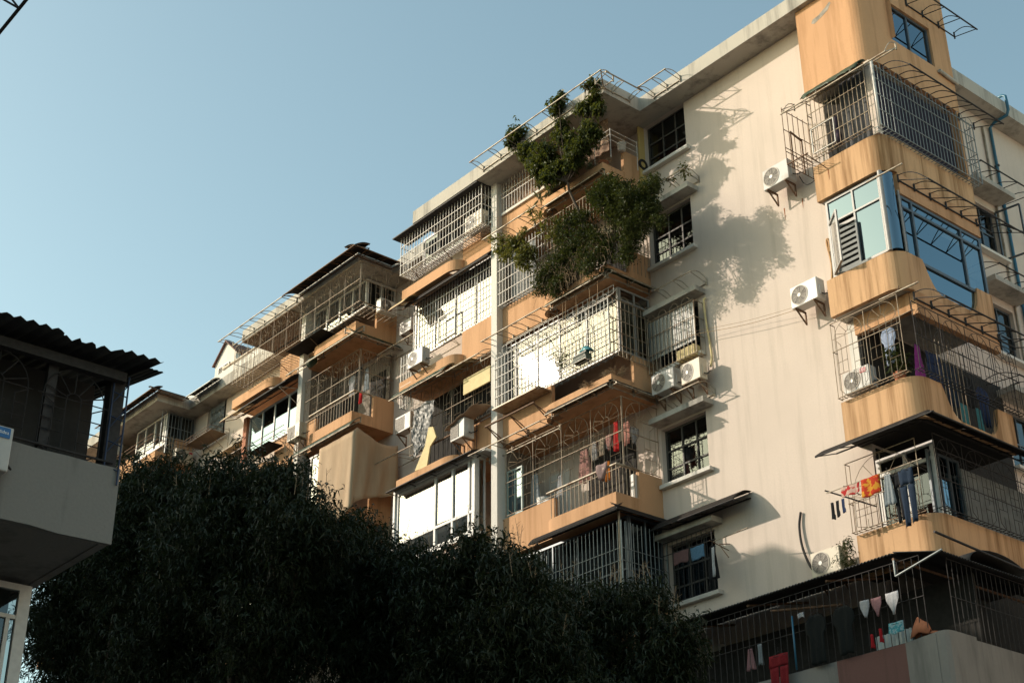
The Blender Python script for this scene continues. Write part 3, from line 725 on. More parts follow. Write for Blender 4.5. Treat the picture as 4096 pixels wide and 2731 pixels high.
# dark sheet awning below floor 4
canopy('dark sheet awning jutting over the washing at the corner', A0, .08, 2.2, 0, .68, 13.72, 13.36, 5, STEELD, .04, sheet=AWN, stub=False, miter=(0, 1))
canopy('long dark sheet awning on the shaded end wall', B0, -.48, 3.3, 0, .68, 13.72, 13.36, 7, STEELD, .04, sheet=AWN, stub=False, miter=(1, 0))

# floor 3: caged balcony with washing on a pole
cage('rusty fan-pattern cage behind the red washing', A0, .34, 2.04, 11.78, 13.24, .14, .016, .14, (0, .42, 1), STEELC, pattern='sunburst', panels=1, sides=(1, 0), bottom=True)
t = thing('cage_bars', 'plain rusty bars filling the lower half of the cage behind the red washing', 'security cage', (1.2, -.62, 11.78))
for i in range(12): x = .42+1.55*i/11; stick(t, 'bar', (x, -.625, 11.78), (x, -.625, 12.4), .013, STEELR)
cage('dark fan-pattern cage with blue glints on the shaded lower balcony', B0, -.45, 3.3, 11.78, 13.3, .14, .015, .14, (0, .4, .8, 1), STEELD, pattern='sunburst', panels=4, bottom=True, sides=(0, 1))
window(FA(.02), .62, 2.02, 11.7, 13.4, 0, [0, .5, 1], [0, .8, 1], WHITEFR, GLASSD, .09)
bp('inner_panel', MB().box(.61, .63, .1, 5.2, 11.05, 13.7), SHADEBLK)  # same painted shade for the balcony below
window(FB(1.95), -.1, .95, 11.75, 13.2, 0, 3, 1, ALUD, GLASSB, .05)
bp('grey_panel', MB().box(2.06, 2.1, .75, 3.3, 11.6, 12.95), plain('grey_weathered_board', (.13, .14, .14), .8, var=.25, scale=3))
t = thing('drying_pole', 'long steel drying pole carrying red cloths and trousers outside the lower corner cage', 'pole', (1.2, -1.0, 12.6))
stick(t, 'pole', (.1, -1.0, 12.6), (2.4, -1.0, 12.6), .022, GALV)
for x in (.55, 2.15): stick(t, 'arm', (x, -1.02, 12.61), (x, -.5, 12.55), .02, STEELD)
stick(t, 'arm', (.08, -1.02, 12.66), (.9, -.5, 12.2), .03, STEELD)
REDW = cloth('red_and_white_print', (.52, .36, .30), .15, pattern=((.42, .035, .035), 7)); REDG = cloth('red_and_gold_print', (.42, .045, .02), .15, pattern=((.5, .24, .03), 9))
GREYS = cloth('grey_cloth', (.26, .29, .31), .15)
OP = FA(-1.0)
garment('towel', 'red and white flowered towel on the outside drying pole', OP, .71, 12.58, .46, .2, 'towel', REDW, .02, hanger=False)
garment('towel', 'red and gold flowered towel on the outside drying pole', OP, 1.2, 12.6, .46, .38, 'towel', REDG, .02, hanger=False)
garment('shirt', 'grey shirt folded over the pole between red towel and black trousers', OP, 1.6, 12.52, .26, .62, 'dress', GREYS, .02)
garment('trousers', 'black trousers hanging beside the grey shirt on the pole', OP, 1.76, 12.5, .2, .98, 'pants', BLK, -.04)
garment('jeans', 'blue jeans hanging at the cage end of the pole', OP, 2.02, 12.5, .34, 1.14, 'pants', JEAN, .03, amp=.03)
for i, x in enumerate((.22, .36, .5)): garment('sock', ['dark sock at the free tip of the pole', 'dark sock second from the free tip of the pole', 'dark blue sock third from the free tip of the pole'][i], OP, x, 12.36-.0*i, .09, (.36, .34, .3)[i], 'sock', (BLK, BLK, NAVY)[i], .02, hanger=False)
ac('grey-looking shaded air conditioner with pale fan hub above the corrugated roof', (-.5, -.22, 11.12), sc=1.0)
cable('black_hose', 'thick black hose hanging in an arc down the cream wall', [(-1.36, -.04, 12.86), (-1.42, -.06, 12.55), (-1.38, -.08, 12.1), (-1.22, -.1, 11.65), (-.98, -.14, 11.35), (-.7, -.2, 11.13)], .028, RUBBER, 'hose')
cable('telephone_line', 'thin wire strung across the cream wall between the two bays', [(-4.0, -.3, 18.05), (-2.2, -.25, 17.62), (-.62, -.3, 17.34)], .006, TWIG)
cable('telephone_line', 'second thin wire just above the first on the cream wall', [(-4.0, -.3, 18.12), (-2.2, -.2, 17.74), (-.62, -.3, 17.42)], .004, TWIG)
# rust streaks below brackets
for x, z, l in ((-.98, 20.25, .35), (-.44, 20.25, .28), (.72, 20.24, .3)):
    y = -.003 if x < .3 else -.4835
    bp('rust_streak', MB().add([(x-.018, y, z), (x+.018, y, z), (x+.01, y, z-l*.6), (x+.002, y, z-l), (x-.006, y, z-l*.7)], [(0, 1, 2, 3, 4)]), plain('rust_run', (.24, .085, .03), .9, var=.4) if 'rust_run' not in MATS else MATS['rust_run'])

# floor 2: lean-to under a black corrugated roof
t = thing('corrugated_roof', 'black corrugated lean-to roof over the lowest corner balcony', 'roof', (0, -1.0, 10.6))
def corr(p00, p10, p01, p11, n, amp):
    rows = []
    for i in range(n*4+1):
        u = i/(n*4); a = Vector(p00).lerp(Vector(p10), u); b = Vector(p01).lerp(Vector(p11), u); dz = amp*math.sin(u*n*2*math.pi)
        rows.append([a.lerp(b, k/3)+Vector((0, 0, dz)) for k in range(4)])
    return MB().grid(rows)
part('sheet', corr((-5.3, -1.78, 10.62), (2.02, -1.8, 10.64), (-5.3, -.02, 11.06), (2.02, -.02, 11.06), 92, .018), CORR, t, True, .004)
part('sheet', corr((2.0, -1.75, 10.68), (2.0, 4.2, 10.68), (3.05, -1.75, 10.42), (3.05, 4.2, 10.42), 70, .016), CORR, t, True, .004)
for x in (-3.6, -1.6, .4): stick(t, 'rafter', (x, -1.7, 10.56), (x+.2, -.05, 10.9), .05, STEELR)
stick(t, 'rafter', (-1.1, -1.6, 10.35), (.25, -1.1, 10.25), .05, STEELR); stick(t, 'purlin', (2.0, -1.75, 10.55), (2.0, 4, 10.55), .05, STEELR)
t = thing('lean_to', 'thin steel frame and arched hoops in front of the lowest ochre parapet', 'frame', (3.0, .5, 10.4))
stick(t, 'rail', (3.05, -1.9, 10.75), (3.05, 4.0, 10.45), .045, STEELD); stick(t, 'brace', (2.05, -1.8, 10.2), (3.05, -1.75, 10.45), .04, STEELG); stick(t, 'brace', (2.05, -1.8, 10.2), (2.05, -1.8, 10.5), .04, STEELG)
for y in (-.6, 1.2): part('hoop', MB().grid([[(2.25+k*.3, y+.95-.95*math.cos(math.pi*i/12), 10.55+.34*math.sin(math.pi*i/12)) for i in range(13)] for k in range(3)]), CORR, t, True, .01)
cage('dark bars along the lowest caged balcony below the corrugated roof', FA(-1.64), -4.2, 2.5, 9.0, 10.5, .04, .014, .16, (0, .5, 1), STEELD, bottom=False, sides=(0, 0), posts=False)
cage('dark bars along the shaded side of the lowest caged balcony', FB(2.84), -1.4, 4.0, 9.0, 10.4, .03, .014, .15, (0, .5, 1), STEELD, bottom=False, sides=(0, 0), posts=False)
G2 = FA(-1.85)
WHC = cloth('white_cotton', (.5, .5, .52), .3); PNK = cloth('pink_cotton', (.40, .22, .23), .3); TEAL = cloth('bright_teal_cloth', (.08, .33, .40), .2, pattern=((.3, .45, .5), 18)); REDC = cloth('dark_red_cotton', (.20, .02, .025), .15); DGRY = cloth('dark_grey_cloth', (.014, .016, .016), .05)
garment('briefs', 'white briefs pegged under the corrugated roof, nearest the dark shirts', G2, 1.33, 9.92, .2, .32, 'brief', WHC, 0, hanger=False)
garment('briefs', 'pink briefs pegged between two white ones', G2, 1.61, 9.9, .22, .34, 'brief', PNK, .02, hanger=False)
garment('briefs', 'larger white briefs pegged nearest the building corner', G2, 1.95, 9.92, .28, .4, 'brief', WHC, 0, hanger=False)
garment('face_cloth', 'bright teal folded cloth on a hanger below the white briefs', G2, 1.97, 9.36, .32, .2, 'towel', TEAL, .02)
garment('sock', 'small red sock pegged beside the teal cloth', G2, 1.62, 9.32, .08, .26, 'sock', cloth('bright_red_cotton', (.34, .02, .025), .2), .02, hanger=False)
garment('sock', 'small red sock farther from the teal cloth', G2, 1.42, 9.26, .08, .26, 'sock', MATS['bright_red_cotton'], .02, hanger=False)
garment('trousers', 'dark red trousers hung low on the lean-to bars', G2, -.8, 9.38, .46, .85, 'pants', REDC, 0)
garment('shirt', 'dusty pink small shirt deep in the lean-to', G2, -1.75, 9.75, .22, .42, 'dress', PNK, -.3)
garment('shirt', 'pale blue small cloth next to the dusty pink shirt', G2, -1.5, 9.8, .12, .42, 'towel', GREYS, -.3, hanger=False)
garment('coat', 'long dark grey coat hung behind the blue pole', G2, .12, 9.95, .5, .95, 'shirt', DGRY, -.05)
garment('coat', 'second long dark coat hung towards the white briefs', G2, .78, 9.95, .5, .9, 'shirt', DGRY, -.05)
garment('face_cloth', 'small white scrap of cloth above the long dark coat', G2, -.12, 10.02, .16, .09, 'towel', WHC, .06, hanger=False)
tag(part('blue_pole', MB().tube([(-.42, -1.8, 10.05), (-.44, -1.78, 9.02)], .018, 8), BLUEPIPE, None, True), 'thin blue pole standing upright on the lowest parapet', 'pole')
t = thing('metal_sheet', 'pale ribbed metal sheet leaning behind the lowest bars', 'sheet', (1.7, -1.6, 9.0))
part('sheet', MB().grid([[(1.3+.8*i/48, -1.6+.02*math.sin(i*1.05), z) for i in range(49)] for z in (8.95, 9.28)]), plain('pale_zinc', (.36, .40, .40), .5, .2, .15), t, True)
t = thing('foam_block', 'ragged rust-red foam heap lying on the parapet corner', 'foam', (2.4, -1.65, 9.02))
rows = []
for i in range(9):
    a = i/8; rows.append([(2.14+.38*a, -1.72+.16*k/4, 9.0+(.02+.36*math.sin(math.pi*min(1, a*.9+.05))**.6*math.sin(math.pi*(k+.35)/4.7))*(1+.16*math.sin(i*5.1+k*2.3))) for k in range(5)])
part('foam', MB().grid(rows), TERRA, t, True, .02)
part('foam', MB().grid([[(2.5+.3*i/5, -1.68+.2*k/3+.12*i/5, 9.03+.1*math.sin(math.pi*(k+.5)/4)*(1-i/7)) for k in range(4)] for i in range(6)]), TERRA, t, True, .02)

# ------------------------------------------------------------------ end wall on the right
BW = FB(.6)
for k, zs in enumerate((20.47, 17.57, 14.65, 11.75)):
    window(FB(.5), 5.35, 6.45, zs, zs+1.45, 0, 2, 2, ALUD, GLASSD, .05)
    bp('sill', MB().box(.603, .78, 5.25, 6.55, zs-.08, zs-.004), WHITEP)
    bp('lintel', MB().box(.603, 1.15, 5.0, 6.62, zs+1.66, zs+1.8), CONC)
    if k < 3:
        canopy(['bare awning frame on the end wall beside the blue pipe, topmost', 'bare awning frame on the end wall beside the blue pipe, second', 'bare awning frame on the end wall beside the blue pipe, third'][k], BW, 4.6, 6.9, 0, .95, zs+1.95, zs+1.75, 4, STEELD)
c = casement = bp('open_sash', MB().bar((.62, 6.45, 20.5), (.62, 6.45, 21.9), .04).bar((1.25, 6.55, 20.5), (1.25, 6.55, 21.9), .04).bar((.62, 6.45, 20.5), (1.25, 6.55, 20.5), .04).bar((.62, 6.45, 21.9), (1.25, 6.55, 21.9), .04), ALUD)
tag(part('blue_pipe', MB().tube([(.9, 6.9, 25.46), (1.16, 6.9, 25.47), (1.25, 6.9, 25.4), (1.26, 6.9, 25.2), (1.26, 6.9, 24.95), (1.2, 6.9, 24.82), (.8, 6.9, 24.8), (.66, 6.9, 24.7), (.66, 6.9, 22), (.66, 6.9, 18), (.66, 6.9, 10)], .042, 10), BLUEPIPE, None, True), 'blue water pipe running down the end wall from the roof edge', 'pipe')
tag(part('grey_pipe', MB().tube([(.64, 6.55, 24.6), (.64, 6.55, 8)], .03, 8), GALV, None, True), 'thin grey pipe beside the blue water pipe', 'pipe')
for k in range(4): stick(BLD, 'pipe_clip', (.6, 6.9, 23.5-2*k), (.72, 6.9, 23.5-2*k), .07, STEELD)
cable('power_line', 'dark cable sagging from the end wall towards the street', [(.66, 6.6, 21.6), (1.2, 8.4, 21.4), (1.5, 11, 21.6)], .02, RUBBER)

# ================================================================== MAIN WALL: window column
NTH = ['topmost', 'second', 'third', 'fourth', 'fifth', 'sixth', 'seventh', 'lowest']
for k, zs in enumerate(WSILL[:6]):
    window(FA(.13), WX0+.01, WX1-.01, zs+.005, zs+1.435, 0, [0, .37, .7, 1], [0, .3, .62, 1], WOODFR, GLASSD, .05)
    bp('sill', MB().box(-5.36, -3.74, -.14, -.003, zs-.09, zs-.002).box(WX0, WX1, .003, .1, zs+.0, zs+.02), WHITEP)
    if k: bp('lintel', MB().box(-5.39, -3.6, -.36, -.003, zs+1.5, zs+1.63), CONC)
    if k == 0: curtain(FA(.35), -5.3, -3.9, zs+.05, zs+.6, 0, cloth('red_bedding', (.16, .04, .05), .1), 5)
bp('corner_panel', MB().box(-5.395, -5.345, -.2, -.004, 22.9, 24.88), YELLOWP)
CW = FA(0)
for i, (k, x0) in enumerate(((1, -4.75), (2, -4.7), (3, -4.75))):
    zs = WSILL[k]
    canopy(['thin awning frame above the second window from the roof, leaves poking through', 'thin awning frame above the caged window', 'thin awning frame just below the two air conditioners'][i], CW, x0, -3.52, 0, .58, zs+1.86, zs+1.87, 3, GALV, .1, tw=.03)
cage('mesh-backed steel cage over the third window from the roof', FA(0), -5.3, -3.72, 17.5, 18.9, .32, .017, .13, (0, .33, .68, 1), STEELC, loops=1, bottom=True)
bp('window_mesh', MB().box(-5.28, -3.74, -.29, -.288, 17.85, 18.88), glass('dust_mesh', (.45, .46, .45), .02, rough=.5))
t = thing('storage_box', 'pale box standing inside the mesh-backed window cage', 'box', (-4.1, -.15, 17.52)); part('box', bevel_box(-4.45, -3.85, -.26, -.04, 17.52, 17.8, .02), CARD, t)
cable('conduit', 'yellowed conduit curving down beside the mesh-backed cage', [(-3.55, -.05, 18.95), (-3.6, -.08, 18.9), (-3.6, -.06, 18.4), (-3.55, -.06, 17.9), (-3.5, -.06, 17.4), (-3.52, -.1, 17.1)], .025, CARD, 'conduit')
ac('air conditioner with spiral fan tucked in shade beside the ochre bay', (-4.72, -.22, 16.73), sc=1.0)
ac('smaller air conditioner with yellow tag above the awning frame, nearest the open wall', (-3.83, -.22, 16.66), sc=.9, sxz=(.82, .9, 1.02))
# awning sheet over the fifth window, drying rack below it
canopy('dark curved sheet awning over the fifth window, casting a long shadow', FA(0), -5.2, -2.72, 0, .62, 13.72, 13.42, 5, STEELD, .09, sheet=AWN, stub=False)
t = thing('drying_rack', 'fan of thin steel poles fixed beside the fifth window', 'drying rack', (-3.47, -.3, 12.6))
stick(t, 'pole', (-5.0, -.6, 12.72), (-3.3, -.6, 12.69), .02, STEELD); stick(t, 'pole', (-3.5, -.5, 12.69), (-2.15, -.85, 12.56), .022, GALV)
stick(t, 'arm', (-3.47, -.3, 12.68), (-2.7, -.85, 12.35), .02, STEELR); stick(t, 'arm', (-3.47, -.3, 12.66), (-2.72, -.88, 12.05), .02, STEELR); stick(t, 'arm', (-3.47, -.02, 12.6), (-3.47, -.62, 12.7), .02, STEELR)
LR = FA(-.6)
garment('towel', 'brown towel on the rack below the dark awning', LR, -4.35, 12.7, .46, .28, 'towel', cloth('brown_towel', (.12, .07, .07), .1), 0, hanger=False)
garment('towel', 'blue towel on the rack below the dark awning', LR, -3.86, 12.68, .42, .3, 'towel', cloth('blue_towel', (.08, .16, .25), .1), 0, hanger=False)
garment('jacket', 'dark jacket with white sleeve at the end of the window rack', LR, -3.42, 12.55, .28, .75, 'dress', BLK, 0); garment('shirt', 'narrow white sleeve hanging in front of the dark jacket', LR, -3.36, 12.5, .09, .65, 'sock', WHC, .05, hanger=False)
cage('barred grille over the fifth window behind the drying rack', FA(0), -5.3, -3.78, 11.75, 13.2, .2, .014, .16, (0, 1), STEELD, bottom=False, sides=(0, 0))

# ================================================================== BAY M1, RIGHT HALF
XP, XR_, XL_ = -9.95, -5.4, -14.1
M12 = FA(-1.2)
# roof awning frame
canopy('bare steel awning frame standing out from the roof edge of the nearest bay', FA(-1.92), -9.75, -4.45, 0, .48, 25.16, 25.12, 8, GALV, .09)
canopy('short bare awning frame returning along the roof edge of the nearest bay', FB(-4.85), -2.2, -1.0, 0, .45, 25.16, 25.14, 3, GALV, .09)
canopy('short bare awning frame on the main roof edge above the cream wall', FA(-.62), -4.3, -3.35, 0, .58, 25.14, 25.08, 3, GALV, .09)
stick(BLD, 'awning_post', (-4.42, -2.4, 25.12), (-4.85, -1.9, 25.0), .03, GALV)
# top floor: curtained window behind white looped bars
cage('white looped window bars on the top floor beside the pilaster', M12, -9.8, -7.9, 23.93, 24.86, .06, .018, .118, (.46, .62), STEELW, loops=1, sides=(0, 0), bottom=False, posts=False)
curtain(M12, -9.8, -5.6, 23.9, 24.9, -.12, CURTB, 16); bp('sill', MB().box(-9.8, -7.95, -1.27, -1.203, 23.82, 23.9), WHITEP)
t = thing('plant_rack', 'white painted wire rack with pots at the top balcony corner', 'rack', (-5.3, -1.0, 23.25))
for y in (-1.45, -.5):
    for x in (-5.75, -5.15): stick(t, 'post', (x, y, 23.25), (x, y, 24.15), .018, STEELW)
for z in (23.8, 23.97, 24.12):
    stick(t, 'rail', (-5.75, -1.45, z), (-5.15, -1.45, z), .016, STEELW); stick(t, 'rail', (-5.15, -1.45, z), (-5.15, -.5, z), .016, STEELW)
pot = lambda label, x, y, z, r, h, m: tag(part('flower_pot', MB().tube([(x, y, z), (x, y, z+h*.9), (x, y, z+h*.9), (x, y, z+h)], r*.8, 12, r), m, None, True), label, 'pot')
pot('white flower pot on the wire rack under the roof overhang', -5.35, -.85, 23.82, .13, .2, WHITEFR)
pot('terracotta pot at the back of the top balcony planter', -5.6, -1.3, 23.15, .15, .24, TERRA)
pot('terracotta pot of aloe on the top planter ledge', -7.8, -1.32, 23.9, .12, .18, TERRA); pot('second terracotta pot of aloe on the top planter ledge', -7.45, -1.34, 23.9, .12, .18, TERRA)
tag(part('round_basket', MB().disc((-5.34, -.1, 23.7), .09, .16, 'x', 20), STEELD, None, False, .03), 'dark oval ring hanging on the yellowed wall beside the top window', 'ring')
canopy('awning frame with dark sheet below the top planter', FA(-1.45), -7.6, -5.4, 0, .22, 22.95, 22.85, 4, GALV, .05, sheet=GREENSH)
canopy('bare awning frame on the fifth floor beside the pilaster, twined with creeper', M12, -9.9, -7.7, 0, .62, 22.98, 22.9, 4, GALV, .09)
# fifth floor
cage('white square-barred cage half hidden by creepers', M12, -10.0, -7.75, 20.93, 22.55, .16, .018, .125, (0, .22, .44, .66, .88), STEELW, bottom=True)
cage('pale bars behind the dense creeper on the fifth-floor corner', FA(-1.5), -7.7, -5.42, 20.2, 22.5, .02, .018, .13, (.3, .6, 1), STEELC, bottom=False, sides=(0, 0))
cage('pale bars on the shaded side of the creeper balcony', FB(-5.42), -1.5, -.05, 20.3, 22.5, .02, .018, .13, (.3, .6, 1), STEELC, bottom=False, sides=(0, 0))
curtain(M12, -9.6, -8.6, 20.95, 22.6, -.15, CURT, 5); bp('door', MB().box(-8.4, -7.6, -.03, -.006, 20.0, 22.3), SHADEBLK); bp('door', MB().box(-7.0, -6.0, -.03, -.006, 20.0, 22.3), SHADEBLK)
canopy('awning frame with torn green sheet under the creeper planter', FA(-1.5), -7.5, -5.38, 0, .22, 19.95, 19.82, 4, GALV, .05, sheet=GREENSH, ragged=.3)
canopy('awning frame with torn dark sheet on the shaded side of the creeper planter', FB(-5.4), -1.6, -.1, 0, .3, 19.95, 19.84, 3, GALV, .05, sheet=GREENSH, ragged=.9)
canopy('long bare awning frame above the glaring fourth-floor windows', M12, -9.95, -7.6, 0, .62, 19.92, 19.78, 5, GALV, .09)
# fourth floor: glazed, behind a big white cage that catches the sun
window(FA(-1.14), -9.82, -5.46, 17.95, 19.72, 0, [0, .1, .3, .5, .74, 1], [0, .82, 1], ALU, GLASSS, .05)
window(FB(-5.44), -1.1, -.06, 17.95, 19.72, 0, [0, .5, 1], [0, .82, 1], ALU, GLASSD, .05)
curtain(FA(-1.0), -9.75, -5.6, 17.95, 19.65, 0, CURT, 18); curtain(FB(-5.6), -1.0, -.1, 17.95, 19.6, 0, CURTY, 4)
c4 = cage('large white looped cage flaring in the sun on the fourth floor', FA(-1.2), -9.7, -5.36, 17.82, 19.2, .37, .018, .135, (0, .2, .4, .6, .8, 1), STEELW, loops=1, oi=.0, bottom=False, sides=(1, 0))
part('shelf', MB().box(-9.72, -7.9, -1.66, -1.2, 17.74, 17.775), STEELC, c4)
for i in range(7): stick(c4, 'roof_bar', FA(-1.2)(-9.7+4.3*i/6, 0, 19.62), FA(-1.2)(-9.7+4.3*i/6, .37, 19.2), .016, STEELW)
for i in range(24): stick(c4, 'bar', FA(-1.2)(-9.7+4.3*i/23, .12, 19.45), FA(-1.2)(-9.7+4.3*i/23, .12, 19.68), .014, STEELW)
for z in (19.45, 19.68): stick(c4, 'rail', FA(-1.2)(-9.7, .12, z), FA(-1.2)(-5.4, .12, z), .016, STEELW)
cage('shaded side of the fourth-floor corner cage with looped bars', FB(-5.4), -1.56, -.06, 17.72, 19.25, .05, .018, .135, (0, .2, .42, .64, .86, 1), STEELC, loops=1, bottom=False, sides=(0, 0))
t = thing('pot_shelf', 'white wire shelf holding pots outside the glaring windows', 'shelf', (-6.6, -1.7, 17.7))
for x in (-7.9, -7.2, -6.5, -5.95): stick(t, 'bracket', (x, -1.57, 17.72), (x, -1.85, 17.72), .02, STEELW)
for y in (-1.6, -1.72, -1.85): stick(t, 'rail', (-8.0, y, 17.72), (-5.9, y, 17.72), .018, STEELW)
stick(t, 'rail', (-8.0, -1.85, 17.9), (-5.9, -1.85, 17.9), .018, STEELW)
hoop = MB().tube([(q[0], -1.85, q[1]) for q in arc(0, 17.72, .11, 0, math.pi, 8)], .006, 4).mesh('hoop')
for i in range(9): moved(t, 'hoop', hoop, STEELW, (-7.85+i*.23, 0, 0))
t = thing('planter_box', 'dark plastic crate of plants on the white wire shelf', 'planter', (-6.15, -1.7, 17.74)); part('crate', bevel_box(-6.42, -5.95, -1.82, -1.6, 17.74, 17.92, .02), plain('dark_green_plastic', (.05, .07, .05), .6), t)
t = thing('plastic_bag', 'crumpled teal plastic bag on top of the plant crate', 'bag', (-6.05, -1.68, 17.93))
part('bag', MB().grid([[(-6.28+.42*u/6+.02*math.sin(u*3+v), -1.78+.16*v/4, 17.93+.2*math.sin(math.pi*(u+.4)/6.8)*math.sin(math.pi*(v+.5)/5)*(1+.35*math.sin(u*4.1+v*2.7))) for v in range(5)] for u in range(7)]), plain('teal_plastic', (.06, .22, .25), .35), t, True, .006)
canopy('dark sheet awning under the fourth-floor planter', FA(-1.5), -7.55, -5.38, 0, .22, 16.95, 16.83, 5, GALV, .05, sheet=AWN)
canopy('dark sheet awning with torn edge on the shaded side under the fourth-floor planter', FB(-5.4), -1.6, -.05, 0, .28, 16.95, 16.83, 3, GALV, .05, sheet=AWN, ragged=.8)
t = canopy('old rusted bracket frame under the flaring cage, partly fallen', M12, -9.75, -7.9, 0, .62, 17.0, 17.25, 3, STEELR, .02, tw=.05)
canopy('long awning frame above the washing balcony', M12, -10.35, -7.6, 0, .7, 16.75, 16.62, 4, GALV, .1)
# third floor: open balcony with fan-pattern grilles and washing
cage('rust-brown fan-pattern grille across the washing balcony', M12, -9.7, -5.42, 14.93, 16.7, .02, .017, .13, (0, .5, 1), STEELC, pattern='sunburst', panels=4, sides=(0, 0), bottom=False)
cage('rust-brown fan-pattern grille on the shaded side of the washing balcony', FB(-5.42), -1.2, -.05, 14.93, 16.7, .01, .017, .13, (0, .5, 1), STEELC, pattern='sunburst', panels=1, sides=(0, 0), bottom=False)
t = thing('balcony_railing', 'steel handrail with upright bars above the lit planter of the washing balcony', 'railing', (-6.5, -1.4, 14.2))
for i in range(17): x = -7.75+2.28*i/16; stick(t, 'bar', (x, -1.42, 14.2), (x, -1.42, 14.93), .018, STEELC)
stick(t, 'handrail', (-7.9, -1.42, 14.94), (-5.43, -1.42, 14.94), .06, GALV); stick(t, 'handrail', (-5.45, -1.42, 14.94), (-5.45, -.7, 14.94), .06, GALV)
for i in range(6): y = -1.35+.6*i/5; stick(t, 'bar', (-5.45, y, 14.2), (-5.45, y, 14.93), .018, STEELC)
bp('door', MB().box(-9.4, -8.6, -.03, -.006, 14.0, 16.2), WHITEFR); bp('door', MB().box(-7.9, -6.2, -.03, -.006, 14.0, 16.3), SHADEBLK)
window(FA(-1.1), -9.8, -9.2, 14.95, 16.2, 0, 2, 1, plain('pale_green_frame', (.25, .33, .31), .5), GLASSB, .05)
WL = FA(-.75)
PINKD = cloth('dusty_pink', (.45, .25, .22), .35); REDB = cloth('bright_red', (.5, .03, .03), .3); SALM = cloth('salmon', (.55, .27, .22), .35); STRP = cloth('white_striped', (.5, .48, .46), .3, stripes=((.25, .24, .25), 25)); BEIG = cloth('beige_knit', (.42, .34, .26), .3); MAUV = cloth('mauve_wool', (.28, .20, .19), .15)
tag(part('drying_line', MB().tube([(-8.8, -.75, 16.35), (-7.5, -.75, 16.28), (-5.3, -.95, 16.3)], .008, 5), GALV), 'steel drying line strung across the washing balcony', 'line')
garment('shirt', 'long pink dress hanging on the washing balcony', WL, -7.25, 16.05, .5, .85, 'dress', PINKD, 0, amp=.04)
for i in range(7):
    garment('vest', ['beige vest nearest the pink dress', 'second beige vest from the pink dress', 'third pale vest from the pink dress', 'fourth pale vest from the pink dress', 'fifth beige vest from the pink dress', 'sixth pale vest from the pink dress', 'seventh pale vest, beside the red cloth'][i], WL, -6.95+i*.13, 16.12, .2, (.42, .5, .36, .45, .3, .4, .34)[i], ('shirt', 'dress', 'brief')[i % 3], (BEIG, STRP, PINKD)[i % 3], .06*(i % 2))
garment('scarf', 'bright red cloth at the corner of the washing balcony', WL, -5.85, 16.25, .17, .75, 'sock', REDB, .25, amp=.03)
garment('stocking', 'salmon pink stocking on a hanger by the red cloth', WL, -5.55, 16.15, .2, .6, 'pants', SALM, .2)
garment('briefs', 'white striped cloth on a hanger nearest the window wall', FB(-5.5), -.75, 16.05, .36, .42, 'brief', STRP, 0)
garment('apron', 'orange cloth low behind the washing balcony bars', WL, -6.55, 15.55, .16, .5, 'towel', cloth('orange_cloth', (.5, .17, .03), .3), -.1)
garment('mop', 'mauve woollen mop draped over the corner handrail', FA(-1.47), -5.9, 15.06, .42, .42, 'brief', MAUV, 0, cat='mop', hanger=False, amp=.06)
garment('curtain', 'pale grey cloth on the far half of the washing balcony', WL, -9.0, 15.95, .4, 1.0, 'dress', GREYS, .1)
garment('cloth', 'small white cloth in the middle of the washing balcony', WL, -7.95, 15.55, .22, .55, 'dress', WHC, .2)
for i, (x, z) in enumerate(((-8.6, 14.05), (-8.35, 14.05))):
    t = thing('washing_tub', ['white plastic tub behind the washing balcony grille', 'second white plastic tub behind the washing balcony grille'][i], 'tub', (x, -.9, z)); part('tub', MB().tube([(x, -.9, z+.5), (x, -.9, z+1.1-.15*i)], .14, 14, .19), WHITEFR, t, True)
t = thing('plastic_stool', 'white plastic box on the side ledge of the washing balcony', 'box', (-5.45, -.7, 14.25)); part('box', bevel_box(-5.62, -5.48, -.85, -.6, 14.25, 14.85, .02), WHITEFR, t)
# second floor, in shade
canopy('dark sheet awning wrapping the bay below the washing balcony', FA(-1.5), -8.2, -5.22, 0, .24, 13.86, 13.66, 5, STEELD, .03, sheet=AWN, stub=False)
canopy('dark sheet awning on the side of the bay below the washing balcony', FB(-5.4), -1.7, -.05, 0, .22, 13.86, 13.7, 3, STEELD, .03, sheet=AWN, stub=False)
window(FA(-1.14), -9.8, -5.46, 11.95, 13.75, 0, 5, [0, .3, 1], ALUD, GLASSD, .05); curtain(FA(-1.0), -9.7, -5.6, 11.95, 13.7, 0, CURTG, 14)
window(FB(-5.44), -1.1, -.06, 11.95, 13.75, 0, 2, [0, .3, 1], ALUD, GLASSD, .05); curtain(FB(-5.6), -1.0, -.1, 11.95, 13.7, 0, CURTG, 4)
cage('dark barred cage on the shaded second floor above the treetops', FA(-1.2), -8.2, -5.3, 11.8, 13.5, .3, .016, .13, (0, .45, .62), STEELG, bottom=True, pattern=None)
cage('dark barred cage round the side of the shaded second floor', FB(-5.4), -1.5, -.06, 11.8, 13.5, .08, .016, .13, (0, .45, .62), STEELG, bottom=False, sides=(0, 0))
stick(BLD, 'corner_post', (-5.36, -1.5, 11.7), (-5.36, -1.5, 13.8), .05, STEELC)

